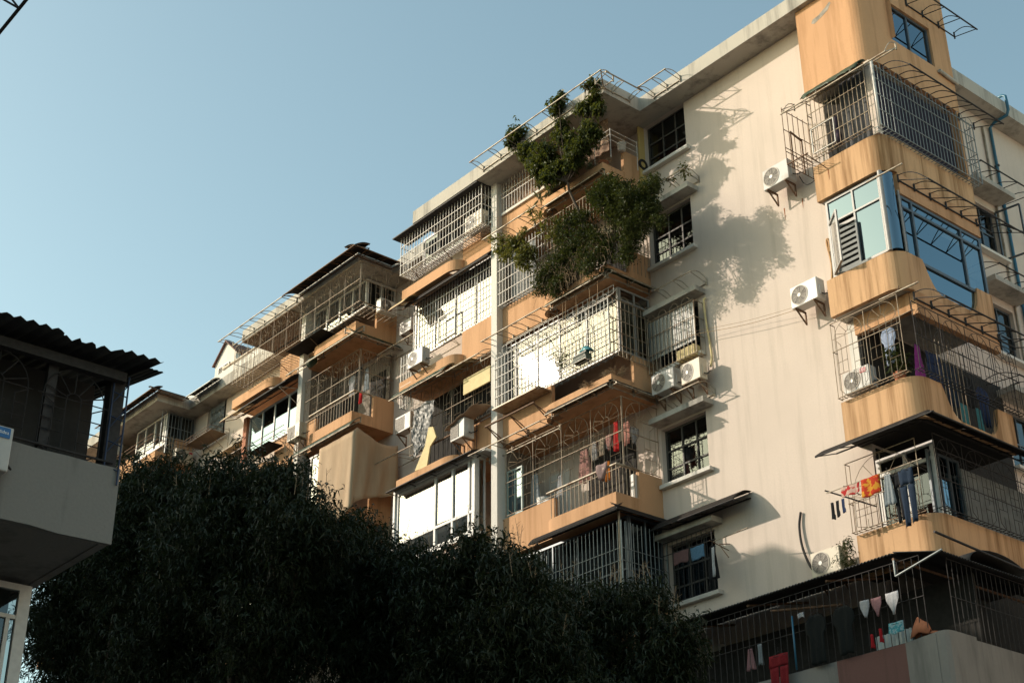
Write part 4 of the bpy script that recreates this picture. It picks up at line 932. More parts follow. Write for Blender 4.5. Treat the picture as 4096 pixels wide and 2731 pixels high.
# ================================================================== BAY M1, LEFT HALF
t = cage('big white projecting cage under the roof edge with an air conditioner inside', FA(-1.2), -13.95, -10.12, 23.6, 24.86, .5, .018, .135, (0, .25, .5, .75), STEELW, bottom=True, sides=(1, 1))
part('top_strip', MB().box(-14.15, -10.1, -1.9, -1.3, 24.86, 24.893), STEELD, t)
for i in range(8): stick(t, 'floor_bar', FA(-1.2)(-13.95, .06*i+.04, 23.585), FA(-1.2)(-10.12, .06*i+.04, 23.585), .02, STEELW)
for x in (-13.4, -11.9): stick(t, 'brace', (x, -1.68, 23.58), (x+.05, -1.24, 23.2), .025, STEELR)
ac('white air conditioner standing inside the big projecting cage under the roof', (-10.6, -1.35, 23.58), sc=1.0, brackets=False)
window(FA(-1.14), -13.6, -10.1, 23.9, 24.88, 0, 5, 1, ALU, GLASSD, .05); curtain(FA(-1.0), -13.5, -10.2, 23.9, 24.85, 0, CURTG, 12)
# fifth floor
canopy('dark sheet awning curving under the top planter beside the pilaster', FA(-1.2), -13.9, -10.1, 0, .32, 22.84, 22.6, 6, STEELD, .08, sheet=AWN, stub=False)
canopy('yellowed awning flap with arched ribs at the far end of the bay', FA(-1.4), -14.2, -13.5, 0, .5, 22.78, 22.46, 3, STEELR, .1, sheet=YELSH, stub=False)
cage('flat white barred grille with a hatch over striped curtains', M12, -13.85, -10.1, 20.98, 22.8, .03, .018, .13, (0, .2, .4, .6, .8, 1), STEELW, sides=(0, 0), bottom=False)
for a, b in (((-12.6, 21.0), (-12.6, 21.75)), ((-12.6, 21.75), (-11.85, 21.75)), ((-11.85, 21.0), (-11.85, 21.75)), ((-12.6, 21.0), (-11.85, 21.0))): stick(BLD, 'hatch_frame', (a[0], -1.26, a[1]), (b[0], -1.26, b[1]), .045, STEELW)
curtain(M12, -13.8, -12.2, 20.95, 22.8, -.1, CURTY, 9); curtain(M12, -12.2, -10.9, 20.95, 22.8, -.1, CURTP, 8); curtain(M12, -10.9, -10.1, 20.95, 22.8, -.1, CURT, 5)
window(FA(-1.16), -13.9, -10.08, 20.93, 22.84, 0, 4, 1, ALU, GLASSC, .05)
ac('white air conditioner with swirl grille perched on the far planter of the bay', (-13.0, -1.52, 20.2), sc=.95)
cage('narrow strip of white bars beside the perched air conditioner', FA(-1.3), -14.05, -13.55, 19.4, 21.0, .2, .018, .12, (0, .4, .8), STEELW, bottom=False, sides=(1, 0))
canopy('awning frame with sagging green and yellow sheets below the perched air conditioner', FA(-1.45), -14.0, -11.6, 0, .45, 19.85, 19.5, 5, GALV, .08, sheet=GREENSH, ragged=.5)
canopy('loose yellowed awning sheet beside the sagging green one', FA(-1.2), -11.9, -10.15, 0, .6, 19.8, 19.5, 4, GALV, .08, sheet=YELSH, sheet_span=(-11.9, -10.9), ragged=.3)
# fourth floor: dark grille, tarp and boards
cage('black fan-pattern grille behind the crumpled tarp', M12, -13.9, -10.1, 17.95, 19.8, .02, .017, .13, (0, .45, 1), STEELC, pattern='sunburst', panels=4, sides=(0, 0), bottom=False)
bp('inner_panel', MB().box(-13.9, -10.1, -.6, -.58, 17.0, 19.8), SHADEBLK)  # dark backing stands in for the shade behind the grille
t = thing('tarpaulin', 'crumpled grey tarpaulin hung over the end of the black grille', 'tarpaulin', (-13.0, -1.45, 17.7)); rows = []
for j in range(25):
    v = j/24; r_ = []
    for i in range(19):
        u = i/18; x = -13.5+.95*u*(1-.45*v**2)+.05*math.sin(v*9); r_.append((x+.012*random.uniform(-1, 1), -1.4-.02*math.sin(u*14+v*5)-.045*random.random(), 19.2-1.5*v*(1-.1*u)-.04*math.sin(u*8)))
    rows.append(r_)
part('sheet', MB().grid(rows), TARP, t, False, .006)
tag(part('yellow_board', MB().box(-11.24, -10.1, -1.42, -1.38, 18.8, 19.26), CARD), 'pale yellow board wired across the top of the black grille', 'board')
o = part('yellow_board', MB().prism([(-13.3, 17.25), (-12.75, 17.2), (-12.62, 17.75), (-12.35, 17.95), (-12.5, 18.3), (-12.7, 18.35), (-12.85, 17.85)], -1.48, -1.44), CARD); o.rotation_euler = (R(90), 0, 0); o.scale = (1, 1, -1); tag(o, 'broken pale board leaning below the crumpled tarpaulin', 'board')
ac('boxy air conditioner with square louvres under a sagging cloth', (-11.05, -1.42, 17.3), square=True, sxz=(.8, 1.2, 1.05))
t = thing('cover_cloth', 'sagging beige cloth sheltering the boxy air conditioner', 'cloth', (-11, -1.6, 17.95))
part('cloth', MB().grid([[(-11.5+1.35*i/10, -1.85+.55*k/5, 17.72+.34*(i/10)**.7+.07*k/5+.03*math.sin(i*1.7+k)) for k in range(6)] for i in range(11)]), cloth('beige_cover', (.38, .28, .2), .2), t, True, .006)
t = thing('balcony_railing', 'dark upright bars under the black grille', 'railing', (-11.7, -1.3, 17.1))
for i in range(14): x = -13.2+2.4*i/13; stick(t, 'bar', (x, -1.3, 17.05), (x, -1.3, 17.95), .016, STEELD)
stick(t, 'rail', (-13.6, -1.3, 17.9), (-10.1, -1.3, 17.92), .05, STEELR)
# third floor: white glazed box with net curtains
canopy('thin dark awning over the white glazed box', FA(-1.5), -14.05, -10.35, 0, .36, 16.85, 16.76, 5, STEELD, .02, sheet=BROWNSH, stub=False)
window(FA(-1.55), -14.02, -10.6, 14.7, 16.78, 0, [0, .52, .745, .955, 1], [0, .27, 1], WHITEFR, GLASSC, .09)
bp('window_post', MB().box(-10.6, -10.5, -1.6, -1.5, 14.6, 16.8).box(-14.1, -14.02, -1.6, -1.5, 14.6, 16.8), WHITEFR)
window(FB(-10.52), -1.48, -1.22, 14.7, 16.78, 0, 1, 1, WHITEFR, GLASSC, .05)
bp('window_head', MB().box(-14.1, -10.1, -1.595, -1.2, 16.79, 16.86), WHITEFR)
curtain(FA(-1.4), -13.9, -10.7, 14.75, 16.7, 0, CURT, 18); curtain(FB(-10.7), -1.4, -1.2, 14.75, 16.7, 0, CURTY, 2)
bp('sill', MB().box(-14.12, -10.48, -1.64, -1.45, 14.58, 14.695), WHITEFR)

# ================================================================== BAY M2
# roof level: thin brown panel painting the soffit's shade and reflection, rubber-edged dark awning round the corner, bare frame beyond it
bp('soffit_shade_panel', MB().box(-22.83, -19.85, -1.9, -.02, 24.87, 24.9), BROWNSH)
for y in (-1.35, -.7): stick(BLD, 'soffit_batten', (-22.8, y, 24.86), (-19.9, y, 24.86), .035, STEELD)
canopy('broad dark sheet awning over the top corner of the second bay', FA(-1.92), -19.3, -15.3, 0, .58, 25.2, 24.97, 7, STEELR, .06, sheet=AWN, stub=False)
canopy('dark sheet awning returning along the side of the second bay', FB(-15.95), -2.4, -.7, 0, .7, 25.2, 24.97, 4, STEELR, .06, sheet=AWN, stub=False)
canopy('bare awning frame reaching past the roof end of the second bay', FA(-1.92), -23.4, -19.4, 0, .58, 25.1, 24.95, 7, GALV, .08)
# top floor: fan-pattern cage round the corner
cage('long rusty fan-pattern cage projecting from the top of the second bay', FA(-1.2), -23.2, -15.7, 23.42, 24.82, .75, .016, .16, (0, .55, 1), STEELC, pattern='sunburst', panels=9, bottom=True, sides=(1, 0))
cage('rusty fan-pattern cage on the side of the second bay', FB(-16.5), -1.93, -.1, 23.42, 24.8, .82, .016, .16, (0, .55, 1), STEELC, pattern='sunburst', panels=2, bottom=True, sides=(0, 0))
window(FA(-1.14), -19.55, -16.56, 23.85, 24.86, 0, 4, 1, WHITEFR, GLASSC, .07); curtain(FA(-1.02), -19.5, -16.6, 23.85, 24.85, 0, CURT, 12)
window(FB(-16.54), -1.12, -.04, 23.85, 24.86, 0, 2, 1, WHITEFR, GLASSD, .06); curtain(FB(-16.66), -1.1, -.1, 23.85, 24.85, 0, CURTG, 4)
tag(part('tray_board', MB().box(-19.9, -17.9, -1.9, -1.25, 23.36, 23.39), AWN), 'dark board lying on the floor bars of the long rusty cage', 'board')
for x in (-20.6, -18.6, -16.9): stick(BLD, 'cage_brace', (x, -1.93, 23.42), (x+.03, -1.24, 23.0), .02, STEELR)
ac('air conditioner standing inside the side cage of the second bay', (-16.1, -.75, 23.44), 90, .85, brackets=False)
ac('air conditioner with concentric rings in the gap between the bays', (-15.4, -.22, 22.68), sc=.8)
canopy('green sheet awning under the top planter of the second bay', FA(-1.52), -19.7, -16.0, 0, .4, 22.8, 22.46, 6, GALV, .05, sheet=GREENSH, sheet_span=(-18.6, -16.0), ragged=.1)
canopy('torn green awning on the side of the second bay', FB(-16.5), -1.9, -.1, 0, .45, 22.8, 22.5, 4, GALV, .05, sheet=GREENSH, ragged=.7)
tag(part('lidded_jar', MB().tube([(-18.7, -1.75, 22.5), (-18.4, -1.75, 22.55)], .13, 14), GREENSH, None, True), 'round green jar lying on the awning frame of the second bay', 'jar')
# fifth floor: open balcony with fan grilles and washing
cage('brown fan-pattern grille across the middle balcony of the second bay', FA(-1.25), -19.6, -16.55, 20.9, 22.35, .03, .017, .13, (0, .5, 1), STEELC, pattern='sunburst', panels=4, sides=(0, 0), bottom=False)
cage('brown fan-pattern grille on the side of the middle balcony', FB(-16.55), -1.25, -.05, 20.9, 22.35, .02, .017, .13, (0, .5, 1), STEELC, pattern='sunburst', panels=2, sides=(0, 0), bottom=False)
t = thing('balcony_railing', 'handrail with upright bars above the planter of the middle balcony', 'railing', (-17.5, -1.4, 20.2))
for i in range(15): x = -18.7+2.15*i/14; stick(t, 'bar', (x, -1.42, 20.2), (x, -1.42, 20.9), .016, STEELC)
stick(t, 'handrail', (-19.0, -1.44, 20.9), (-16.5, -1.44, 20.9), .055, GALV); stick(t, 'handrail', (-16.52, -1.44, 20.9), (-16.52, -.7, 20.9), .055, GALV)
bp('inner_panel', MB().box(-19.6, -16.6, -.12, -.1, 20.0, 22.6), ROOM); bp('door', MB().box(-19.2, -18.3, -.15, -.125, 20.0, 22.1), SHADEBLK); bp('door', MB().box(-17.6, -16.8, -.15, -.125, 20.0, 22.1), SHADEBLK)
W2 = FA(-.9)
garment('shirt', 'white shirt on the middle balcony of the second bay', W2, -17.5, 21.9, .35, .7, 'shirt', WHC, 0); garment('shirt', 'dark shirt beside the white one on the middle balcony', W2, -17.05, 22.0, .4, .8, 'shirt', BLK, .05)
garment('shirt', 'small red cloth low on the middle balcony of the second bay', W2, -16.85, 21.1, .16, .4, 'towel', REDB, .1, hanger=False); garment('shirt', 'pale grey shirt nearest the bay corner on the middle balcony', W2, -16.7, 21.85, .3, .75, 'dress', GREYS, .0)
# left half of M2
canopy('dark arched awning beside the second pilaster', FA(-1.2), -23.6, -19.9, 0, .66, 22.75, 22.35, 5, STEELD, .1, sheet=AWN, stub=False)
canopy('tan awning flap at the far end of the second bay', FA(-1.3), -23.9, -22.8, 0, .6, 22.7, 22.3, 3, STEELR, .1, sheet=YELSH, stub=False)
window(FA(-1.24), -23.1, -20.0, 20.95, 22.35, 0, [0, .27, .52, .8, 1], 1, WHITEFR, GLASSB, .06)
curtain(FA(-1.15), -22.3, -20.7, 20.98, 22.3, 0, CURTB, 7)
bp('window_post', MB().box(-23.35, -23.12, -1.32, -1.2, 20.7, 22.4), TERRA)
t = thing('wire_basket', 'rusty wire basket hung below the blue-paned window', 'rack', (-21, -1.6, 20.6))
for i in range(12): x = -22.1+2.3*i/11; stick(t, 'bar', (x, -1.22, 20.62), (x, -1.85, 20.62), .014, STEELR)
for y in (-1.3, -1.55, -1.85): stick(t, 'rail', (-22.1, y, 20.62), (-19.8, y, 20.62), .018, STEELR)
stick(t, 'rail', (-22.1, -1.85, 20.8), (-19.8, -1.85, 20.8), .018, STEELR); part('tray', MB().box(-22.0, -20.8, -1.8, -1.25, 20.57, 20.59), AWN, t)
for x in (-21.6, -20.3): stick(t, 'brace', (x, -1.85, 20.62), (x, -1.22, 20.2), .016, STEELR)
ac('boxy air conditioner with square louvres beside the second pilaster', (-19.28, -1.55, 20.08), square=True, sc=.95)
t = thing('small_bracket', 'small steel bracket with knobs on the second pilaster', 'bracket', (-19.9, -1.5, 22.0)); stick(t, 'arm', (-19.88, -1.42, 22.2), (-20.2, -1.9, 22.25), .022, GALV); stick(t, 'arm', (-19.88, -1.42, 21.7), (-20.2, -1.9, 22.25), .018, GALV)
canopy('pale awning frame with green sheet below the boxy air conditioner', FA(-1.5), -19.3, -16.0, 0, .42, 19.8, 19.42, 6, GALV, .05, sheet=GREENSH, ragged=.1)
ac('white air conditioner in a wire guard in the gap between the bays', (-14.85, -.55, 19.1), square=True, sc=1.0)
canopy('long slanting bare frame in the gap between the bays', FA(-.1), -16.3, -14.2, 0, .7, 22.4, 22.2, 3, GALV, .05)
canopy('second slanting bare frame lower in the gap between the bays', FA(-.1), -16.3, -14.2, 0, .8, 18.7, 18.5, 3, GALV, .05)
# stained canvas hanging round the lower corner
t = thing('canvas_sheet', 'large stained beige canvas hung round the lower corner of the second bay', 'canvas', (-16.2, -1.7, 17.0)); rows = []
for j in range(15):
    v = j/14; r_ = []
    for i in range(31):
        u = i/30
        if u < .5: x, y = -17.75+1.8*u/.5, -1.78
        else: x, y = -15.95+.1*math.sin(6*u), -1.78+1.6*(u-.5)/.5
        f = .05*math.sin(u*38+v*3)*(.3+v)*(1 if u > .5 else .35)
        r_.append((x+(f if u > .5 else 0), y-(f if u < .5 else 0), 19.3-(2.1+.5*math.sin(u*5))*v-(.12 if u > .5 else 0)*math.sin(u*9)))
    rows.append(r_)
part('canvas', MB().grid(rows), CANVAS, t, True, .006)
window(FA(-1.14), -23.6, -16.6, 17.95, 19.7, 0, 8, 1, ALU, GLASSC, .06); curtain(FA(-1.0), -23.5, -16.7, 17.95, 19.6, 0, CURT, 24)
window(FA(-1.14), -23.6, -16.6, 14.95, 16.7, 0, 8, 1, WHITEFR, GLASSC, .06); curtain(FA(-1.0), -23.5, -16.7, 14.95, 16.6, 0, CURT, 24)

# ================================================================== WALL BETWEEN M2 AND M3, BAY M3
window(FA(.12), -28.49, -27.16, 23.5, 24.88, 0, 2, 1, WOODFR, GLASSD, .05)
t = thing('folding_gate', 'grey folding lattice gate drawn across the far window under the eaves', 'gate', (-27.8, -.05, 23.5))
for i in range(11):
    x = -28.2+1.0*i/10; stick(t, 'upright', (x, -.05, 23.5), (x, -.05, 24.85), .022, STEELG)
for i in range(10):
    for j in range(4):
        x = -28.2+.1*i; z = 23.55+.33*j; stick(t, 'lattice_bar', (x, -.06, z), (x+.1, -.06, z+.3), .014, STEELG)
t = thing('wire_basket', 'wide rusty wire tray below the folding gate', 'rack', (-27.8, -.4, 23.4))
for i in range(14): x = -28.8+2.0*i/13; stick(t, 'bar', (x, 0, 23.43), (x, -.76, 23.43), .014, STEELR)
for y in (-.05, -.3, -.52, -.76): stick(t, 'rail', (-28.8, y, 23.43), (-26.8, y, 23.43), .018, STEELR)
stick(t, 'rail', (-28.8, -.76, 23.55), (-26.8, -.76, 23.55), .016, STEELR); stick(t, 'rail', (-26.8, -.76, 23.55), (-26.8, 0, 23.55), .016, STEELR)
for x in (-28.5, -27.8, -27.1): stick(t, 'brace', (x, -.76, 23.43), (x, -.01, 22.95), .018, STEELR)
part('tray', MB().box(-28.7, -26.85, -.7, -.06, 23.39, 23.41), BROWNSH, t)
canopy('dark sheet awning along the far roof edge beside the folding gate', FA(-.62), -28.4, -26.6, 0, .42, 25.3, 25.1, 4, STEELG, .06, sheet=AWN, stub=False)
canopy('dark sheet awning along the roof of the farthest bay', FA(-1.92), -33.0, -28.5, 0, .46, 25.3, 25.1, 7, STEELR, .05, sheet=AWN, stub=False)
canopy('dark awning on the side of the farthest bay roof', FB(-28.85), -2.3, -.9, 0, .4, 25.3, 25.12, 3, STEELR, .05, sheet=AWN, stub=False)
canopy('pale awning flap on the far wall above the treetops', FA(0), -27.0, -24.4, 0, .7, 22.5, 22.2, 4, GALV, .1, sheet=YELSH, stub=False)
window(FA(-1.14), -31.9, -29.5, 23.6, 24.86, 0, [0, .3, .62, .93, 1], 1, WHITEFR, GLASSC, .07); curtain(FA(-1.0), -31.9, -29.6, 23.6, 24.85, 0, CURT, 8)
window(FB(-29.46), -1.12, -.04, 23.2, 24.86, 0, 2, 1, ALUD, GLASSD, .06); curtain(FB(-29.6), -1.1, -.1, 23.4, 24.85, 0, CURTG, 4)
cage('steel cage on the side windows of the farthest bay', FB(-29.42), -1.4, -.05, 23.4, 24.85, .05, .016, .13, (0, .3, .6, 1), STEELG, bottom=False, sides=(0, 0))
t = thing('wire_basket', 'long rusty wire basket round the corner of the farthest bay', 'rack', (-30.5, -1.7, 23.35))
for i in range(20): x = -31.9+3.1*i/19; stick(t, 'bar', (x, -1.5, 23.4), (x, -1.98, 23.4), .014, STEELR)
for y, z in ((-1.55, 23.4), (-1.75, 23.4), (-1.98, 23.4), (-1.98, 23.55)): stick(t, 'rail', (-31.9, y, z), (-28.8, y, z), .02, STEELR)
for i in range(8): y = -1.98+1.8*i/7; stick(t, 'bar', (-29.4, y, 23.4), (-28.8, y, 23.4), .014, STEELR)
stick(t, 'rail', (-28.8, -1.98, 23.4), (-28.8, -.1, 23.4), .02, STEELR); stick(t, 'rail', (-28.8, -1.98, 23.55), (-28.8, -.1, 23.55), .02, STEELR)
o = ac('air conditioner with a small red badge on the side of the farthest bay', (-29.33, -.5, 22.84), 90, .95)
part('badge', MB().box(.18, .32, -.288, -.283, .46, .53).mesh('badge'), MATS['red_badge'], o, local=True)
ac('small air conditioner at the far end of the farthest bay', (-33.2, -1.22, 24.15), sc=.95)
window(FA(-1.14), -37, -29.5, 20.95, 22.7, 0, 8, 1, ALU, GLASSC, .06)

# ------------------------------------------------------------------ hut on the roof
t = thing('roof_hut', 'small white gabled hut with louvred shutters on the flat roof', 'hut', (-28.1, 1.4, 25.32))
gb = [(-28.85, 25.33), (-27.3, 25.33), (-27.3, 27.05), (-28.07, 27.7), (-28.85, 27.02)]
m = MB().add([(x, .3, z) for x, z in gb]+[(x, 2.6, z) for x, z in gb], [(0, 1, 2, 3, 4), (9, 8, 7, 6, 5)]+[(i, 5+i, 5+(i+1) % 5, (i+1) % 5) for i in range(5)])
part('wall', m, WHITEP, t)
part('side_panel', MB().box(-27.298, -27.27, .5, 2.5, 26.2, 26.98), RED, t)
for sg, xe, ze in ((-1, -28.95, 26.95), (1, -27.2, 26.98)):
    part('roof_sheet', MB().grid([[(-28.07+(xe+28.07)*k/3, .2+2.5*i/16, 27.74+(ze-27.74)*k/3+.015*(i % 2)) for k in range(4)] for i in range(17)]), plain('dull_red_tile', (.12, .055, .045), .8) if 'dull_red_tile' not in MATS else MATS['dull_red_tile'], t, False, .04)
for x0 in (-28.52, -28.1):
    sf = part('shutter', MB().box(x0, x0+.03, .25, .298, 26.0, 26.75).box(x0+.33, x0+.36, .25, .298, 26.0, 26.75).box(x0+.03, x0+.33, .25, .298, 26.0, 26.03).box(x0+.03, x0+.33, .25, .298, 26.72, 26.75), WHITEFR, t)
    for k in range(9):
        z = 26.07+k*.074; part('slat', MB().add([(x0+.03, .255, z), (x0+.33, .255, z), (x0+.33, .29, z+.05), (x0+.03, .29, z+.05)], [(0, 1, 2, 3)]), WHITEFR, sf)
tag(part('roof_kerb', MB().box(-29.6, -23.2, -.45, -.1, 25.32, 25.75), WHITEP), 'pale concrete upstand along the roof edge before the hut', 'kerb')
tag(part('roof_pipe', MB().tube([(-27.1, -.3, 26.0), (-23.8, -.3, 25.95)], .05, 8), GALV, None, True), 'grey pipe lying along the roof before the hut', 'pipe')

# ================================================================== NEIGHBOURING BUILDINGS
# the shaded house close by: cantilevered balcony under a ragged corrugated roof
H = thing('grey_house', 'shaded grey house with cantilevered balcony and ragged corrugated roof', 'building', (0, -20, 0))
hp = lambda name, mb, m, sm=False: part(name, mb, m, H, sm)
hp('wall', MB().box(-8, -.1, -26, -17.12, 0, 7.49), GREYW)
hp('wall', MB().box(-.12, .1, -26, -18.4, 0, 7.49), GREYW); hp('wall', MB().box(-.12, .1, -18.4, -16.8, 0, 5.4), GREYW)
rowsP = []
pm = MB()
n = 28
for i in range(n+1):
    y = -26+9.18*i/n; e = .012*random.uniform(-1, 1); e2 = .02*random.uniform(-1, 1)
    pm.add([(2.0, y, 7.48+e2), (2.0+e*.3, y, 8.42+e), (1.88, y, 8.43+e), (1.88, y, 7.5)], [])
for i in range(n):
    k = 4*i; pm.f += [(k, k+4, k+5, k+1), (k+1, k+5, k+6, k+2), (k+2, k+6, k+7, k+3), (k+3, k+7, k+4, k)]
pm.f += [(0, 1, 2, 3), (4*n+3, 4*n+2, 4*n+1, 4*n)]
hp('parapet', pm, GREYW); hp('parapet', MB().box(-8, 1.877, -16.93, -16.83, 7.49, 8.4), GREYW)
hp('floor_slab', MB().box(-8, 1.87, -25.9, -16.94, 7.5, 7.66), GREYW)
hp('back_wall', MB().box(-.6, -.4, -26, -16.95, 7.67, 9.9), plain('dim_plaster', (.10, .085, .07), .9))
hp('inner_panel', MB().box(1.2, 1.25, -26, -16.95, 7.67, 9.75), plain('shade_dark_wall', (.035, .033, .032), .9, var=.3, scale=3))  # added dark panel, the room's shade put into its colour
hp('corner_post', MB().box(1.72, 1.9, -17.02, -16.84, 8.43, 9.66), STEELD); hp('door_post', MB().box(1.8, 1.9, -17.82, -17.7, 8.43, 9.66), STEELD)
def ragroof():
    rows = []
    for i in range(4*62+1):
        y = -26.2+9.55*i/(4*62); dz = .022*math.sin(i*math.pi/2); rag = .05*random.random()*(random.random() < .4)+(.09 if int(i/18) % 3 == 0 else 0)
        rows.append([(2.48-rag-k*1.0*(1 if k else 0)-(.0 if k else 0), y, 9.70+dz+.17*k) for k in range(0, 9)])
    return MB().grid(rows)
rf = hp('roof_sheet', ragroof(), CORR, True); rf.modifiers.new('thickness', 'SOLIDIFY').thickness = .006
hp('roof_sheet', MB().grid([[(2.3-.5*k, -16.75+.2*j/6+.015*(j % 2), 9.66+.09*k+.012*(j % 2)) for k in range(7)] for j in range(7)]), CORR)
hp('roof_beam', MB().box(1.95, 2.05, -26, -16.9, 9.52, 9.64), STEELD)
t = thing('house_grille', 'black fan-pattern grille above the grey parapet', 'security cage', (1.93, -18, 8.43))
for k in range(8):
    mb = MB(); sunburst(mb, FB(1.93), 0, -17.0-.95*(k+1)+.03, -17.0-.95*k-.03, 8.44, 9.55, .008); part('sunburst_panel', mb, STEELD, t)
stick(t, 'rail', (1.93, -25, 8.5), (1.93, -16.9, 8.5), .03, STEELD)
for y in (-17.0, -16.86): stick(t, 'post', (1.93+(.1 if y > -16.9 else 0), y, 8.2), (1.93+(.1 if y > -16.9 else 0), y, 9.6), .022, plain('navy_steel', (.02, .035, .08), .5) if 'navy_steel' not in MATS else MATS['navy_steel'])
for k in range(7): z = 8.45+.16*k; stick(t, 'lattice_bar', (1.93, -17.0, z), (2.03, -16.86, z+.16*(1 if k % 2 else -1)+.08), .014, MATS['navy_steel'])
hw = MB().box(.02, .1, -17.08, -16.93, 5.4, 7.44).box(.02, .1, -18.38, -17.08, 7.36, 7.44).box(.03, .095, -18.38, -17.081, 7.0, 7.05).box(.035, .09, -17.2, -17.15, 5.4, 7.0).box(.035, .09, -17.82, -17.76, 5.4, 7.36)
wfr = hp('window_frame', hw, WHITEFR); WLOC.setdefault(wfr.name, Vector())
for y0, y1, z0, z1 in ((-18.38, -17.08, 7.05, 7.36), (-17.76, -17.08, 5.4, 7.0), (-18.38, -17.82, 5.4, 7.0)):
    part('pane', MB().add([(.06, y0, z0), (.06, y1, z0), (.06, y1, z1), (.06, y0, z1)], [(0, 1, 2, 3)]), GLASSD, wfr)
o = ac('white air conditioner with a blue badge on the grey parapet', (2.02, -18.63, 7.86), 90, 1.0)
part('badge', MB().box(.12, .33, -.292, -.284, .44, .56).mesh('badge'), plain('blue_badge', (.02, .13, .34), .4), o, local=True)
tx = part('lettering', text_mesh('Midea', .055), MATS['white_print'], o, local=True); tx.matrix_basis = Matrix.Translation((.245, -.2945, .5)) @ Matrix.Rotation(R(90), 4, 'X')
part('logo_mark', MB().disc((.155, -.2945, .5), .012, .02, 'y', 14).mesh('logo'), MATS['white_print'], o, local=True)

# the block across the lane, mostly out of the picture, whose shadow covers trees and lower floors
Y0 = -14.4; XC = -2.21+1.1614*Y0; ZC = 12.39-.7505*Y0
K = thing('lane_block', 'plain tall block across the lane that shades the treetops', 'building', (XC-15, Y0-12, 0))
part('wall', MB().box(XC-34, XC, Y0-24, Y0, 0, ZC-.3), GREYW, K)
part('roof', MB().box(XC-34.2, XC+.0, Y0-24.2, Y0+.0, ZC-.299, ZC), CONC, K)
K2 = thing('corner_house', 'tall rendered house beside the lane, with a bare awning frame high up', 'building', (0, -24, 0))
part('wall', MB().box(-7, 5.3, -29, -20.75, 0, 13.4), GREYW, K2); part('roof', MB().box(-7.2, 5.35, -29.2, -20.7, 13.401, 13.6), CONC, K2)
canopy('dark bare awning frame crossing the empty sky in the picture corner', lambda s, o, z: Vector((s, -20.75+o, z)), 2.2, 6.4, 0, .65, 11.45, 11.23, 7, STEELD, .1)

# unseen block added to limit sky light and bounce warm light on the corner stack
K4 = thing('bounce_block', 'unseen plain block added across the side street to bounce warm light', 'building', (25, 12, 0)); part('wall', MB().box(15, 34, -4, 40, 0, 21), CREAM, K4)

# ================================================================== PLANTS
def big_mesh(name, V, Q):
    """mesh from an (n,3) array of points and an (m,4) array of quads"""
    me = bpy.data.meshes.new(name); me.vertices.add(len(V)); me.vertices.foreach_set('co', V.astype(np.float32).ravel())
    me.loops.add(Q.size); me.loops.foreach_set('vertex_index', Q.astype(np.int32).ravel())
    me.polygons.add(len(Q)); me.polygons.foreach_set('loop_start', np.arange(0, Q.size, 4, dtype=np.int32))
    me.update(calc_edges=True); return me
def leaf_tpl(L, W, droop, fold=.25):
    """one leaf along +x: two quads folded on the midrib, tip bent down"""
    v = np.array([(0, 0, 0), (.45*L, W/2, .1*L-fold*W*-.3), (L, 0, -droop*L), (.45*L, -W/2, .1*L+fold*W*.3), (.5*L, 0, .1*L-fold*W)], float)
    return v, np.array([(0, 4, 2, 1), (0, 3, 2, 4)])
def rotz(a): c, s = np.cos(a), np.sin(a); o = np.zeros_like(a); i = np.ones_like(a); return np.stack([np.stack([c, -s, o], -1), np.stack([s, c, o], -1), np.stack([o, o, i], -1)], -2)
def roty(a): c, s = np.cos(a), np.sin(a); o = np.zeros_like(a); i = np.ones_like(a); return np.stack([np.stack([c, o, s], -1), np.stack([o, i, o], -1), np.stack([-s, o, c], -1)], -2)
def leaves(pos, per, L, W, droop=.35, pitch=(-.3, .6), spread=.05, jit=.35):
    """`per` leaves round every position"""
    n = len(pos)*per; P = np.repeat(pos, per, 0)+rng.normal(0, spread, (n, 3))
    v, q = leaf_tpl(L, W, droop); a = rng.uniform(0, 2*np.pi, n); b = rng.uniform(pitch[0], pitch[1], n); c = rng.normal(0, .5, n)
    cx, sx = np.cos(c), np.sin(c); o = np.zeros(n); i = np.ones(n)
    RX = np.stack([np.stack([i, o, o], -1), np.stack([o, cx, -sx], -1), np.stack([o, sx, cx], -1)], -2)
    M = rotz(a) @ roty(b) @ RX; s = rng.uniform(1-jit, 1+jit, n)
    V = np.einsum('nij,kj->nki', M, v)*s[:, None, None]+P[:, None, :]
    Q = q[None]+(np.arange(n)*len(v))[:, None, None]
    return V.reshape(-1, 3), Q.reshape(-1, 4)
def in_blobs(blobs, dens, shell=.55, squash=1.0, yspread=1.0):
    out = []
    for x, y, z, r in blobs:
        n = max(3, int(dens*r*r)); d = rng.normal(size=(n, 3)); d /= np.linalg.norm(d, axis=1)[:, None]
        rad = r*(shell+(1-shell)*rng.random(n))**.8*np.where(rng.random(n) < .12, rng.uniform(1, 1.35, n), 1)
        lump = 1+.3*np.sin(d[:, 0]*7+x*3)*np.sin(d[:, 2]*6+z*2)
        p = d*(rad*lump)[:, None]; p[:, 2] *= squash; p[:, 1] *= yspread; out.append(p+np.array([x, y, z]))
    return np.concatenate(out)
def foliage(name, parent, blobs, m, dens, per, L, W, **k):
    kb = {a: k.pop(a) for a in ('shell', 'squash', 'yspread') if a in k}
    V, Q = leaves(in_blobs(blobs, dens, **kb), per, L, W, **k)
    o = part(name, big_mesh(name, V, Q), m, parent); return o
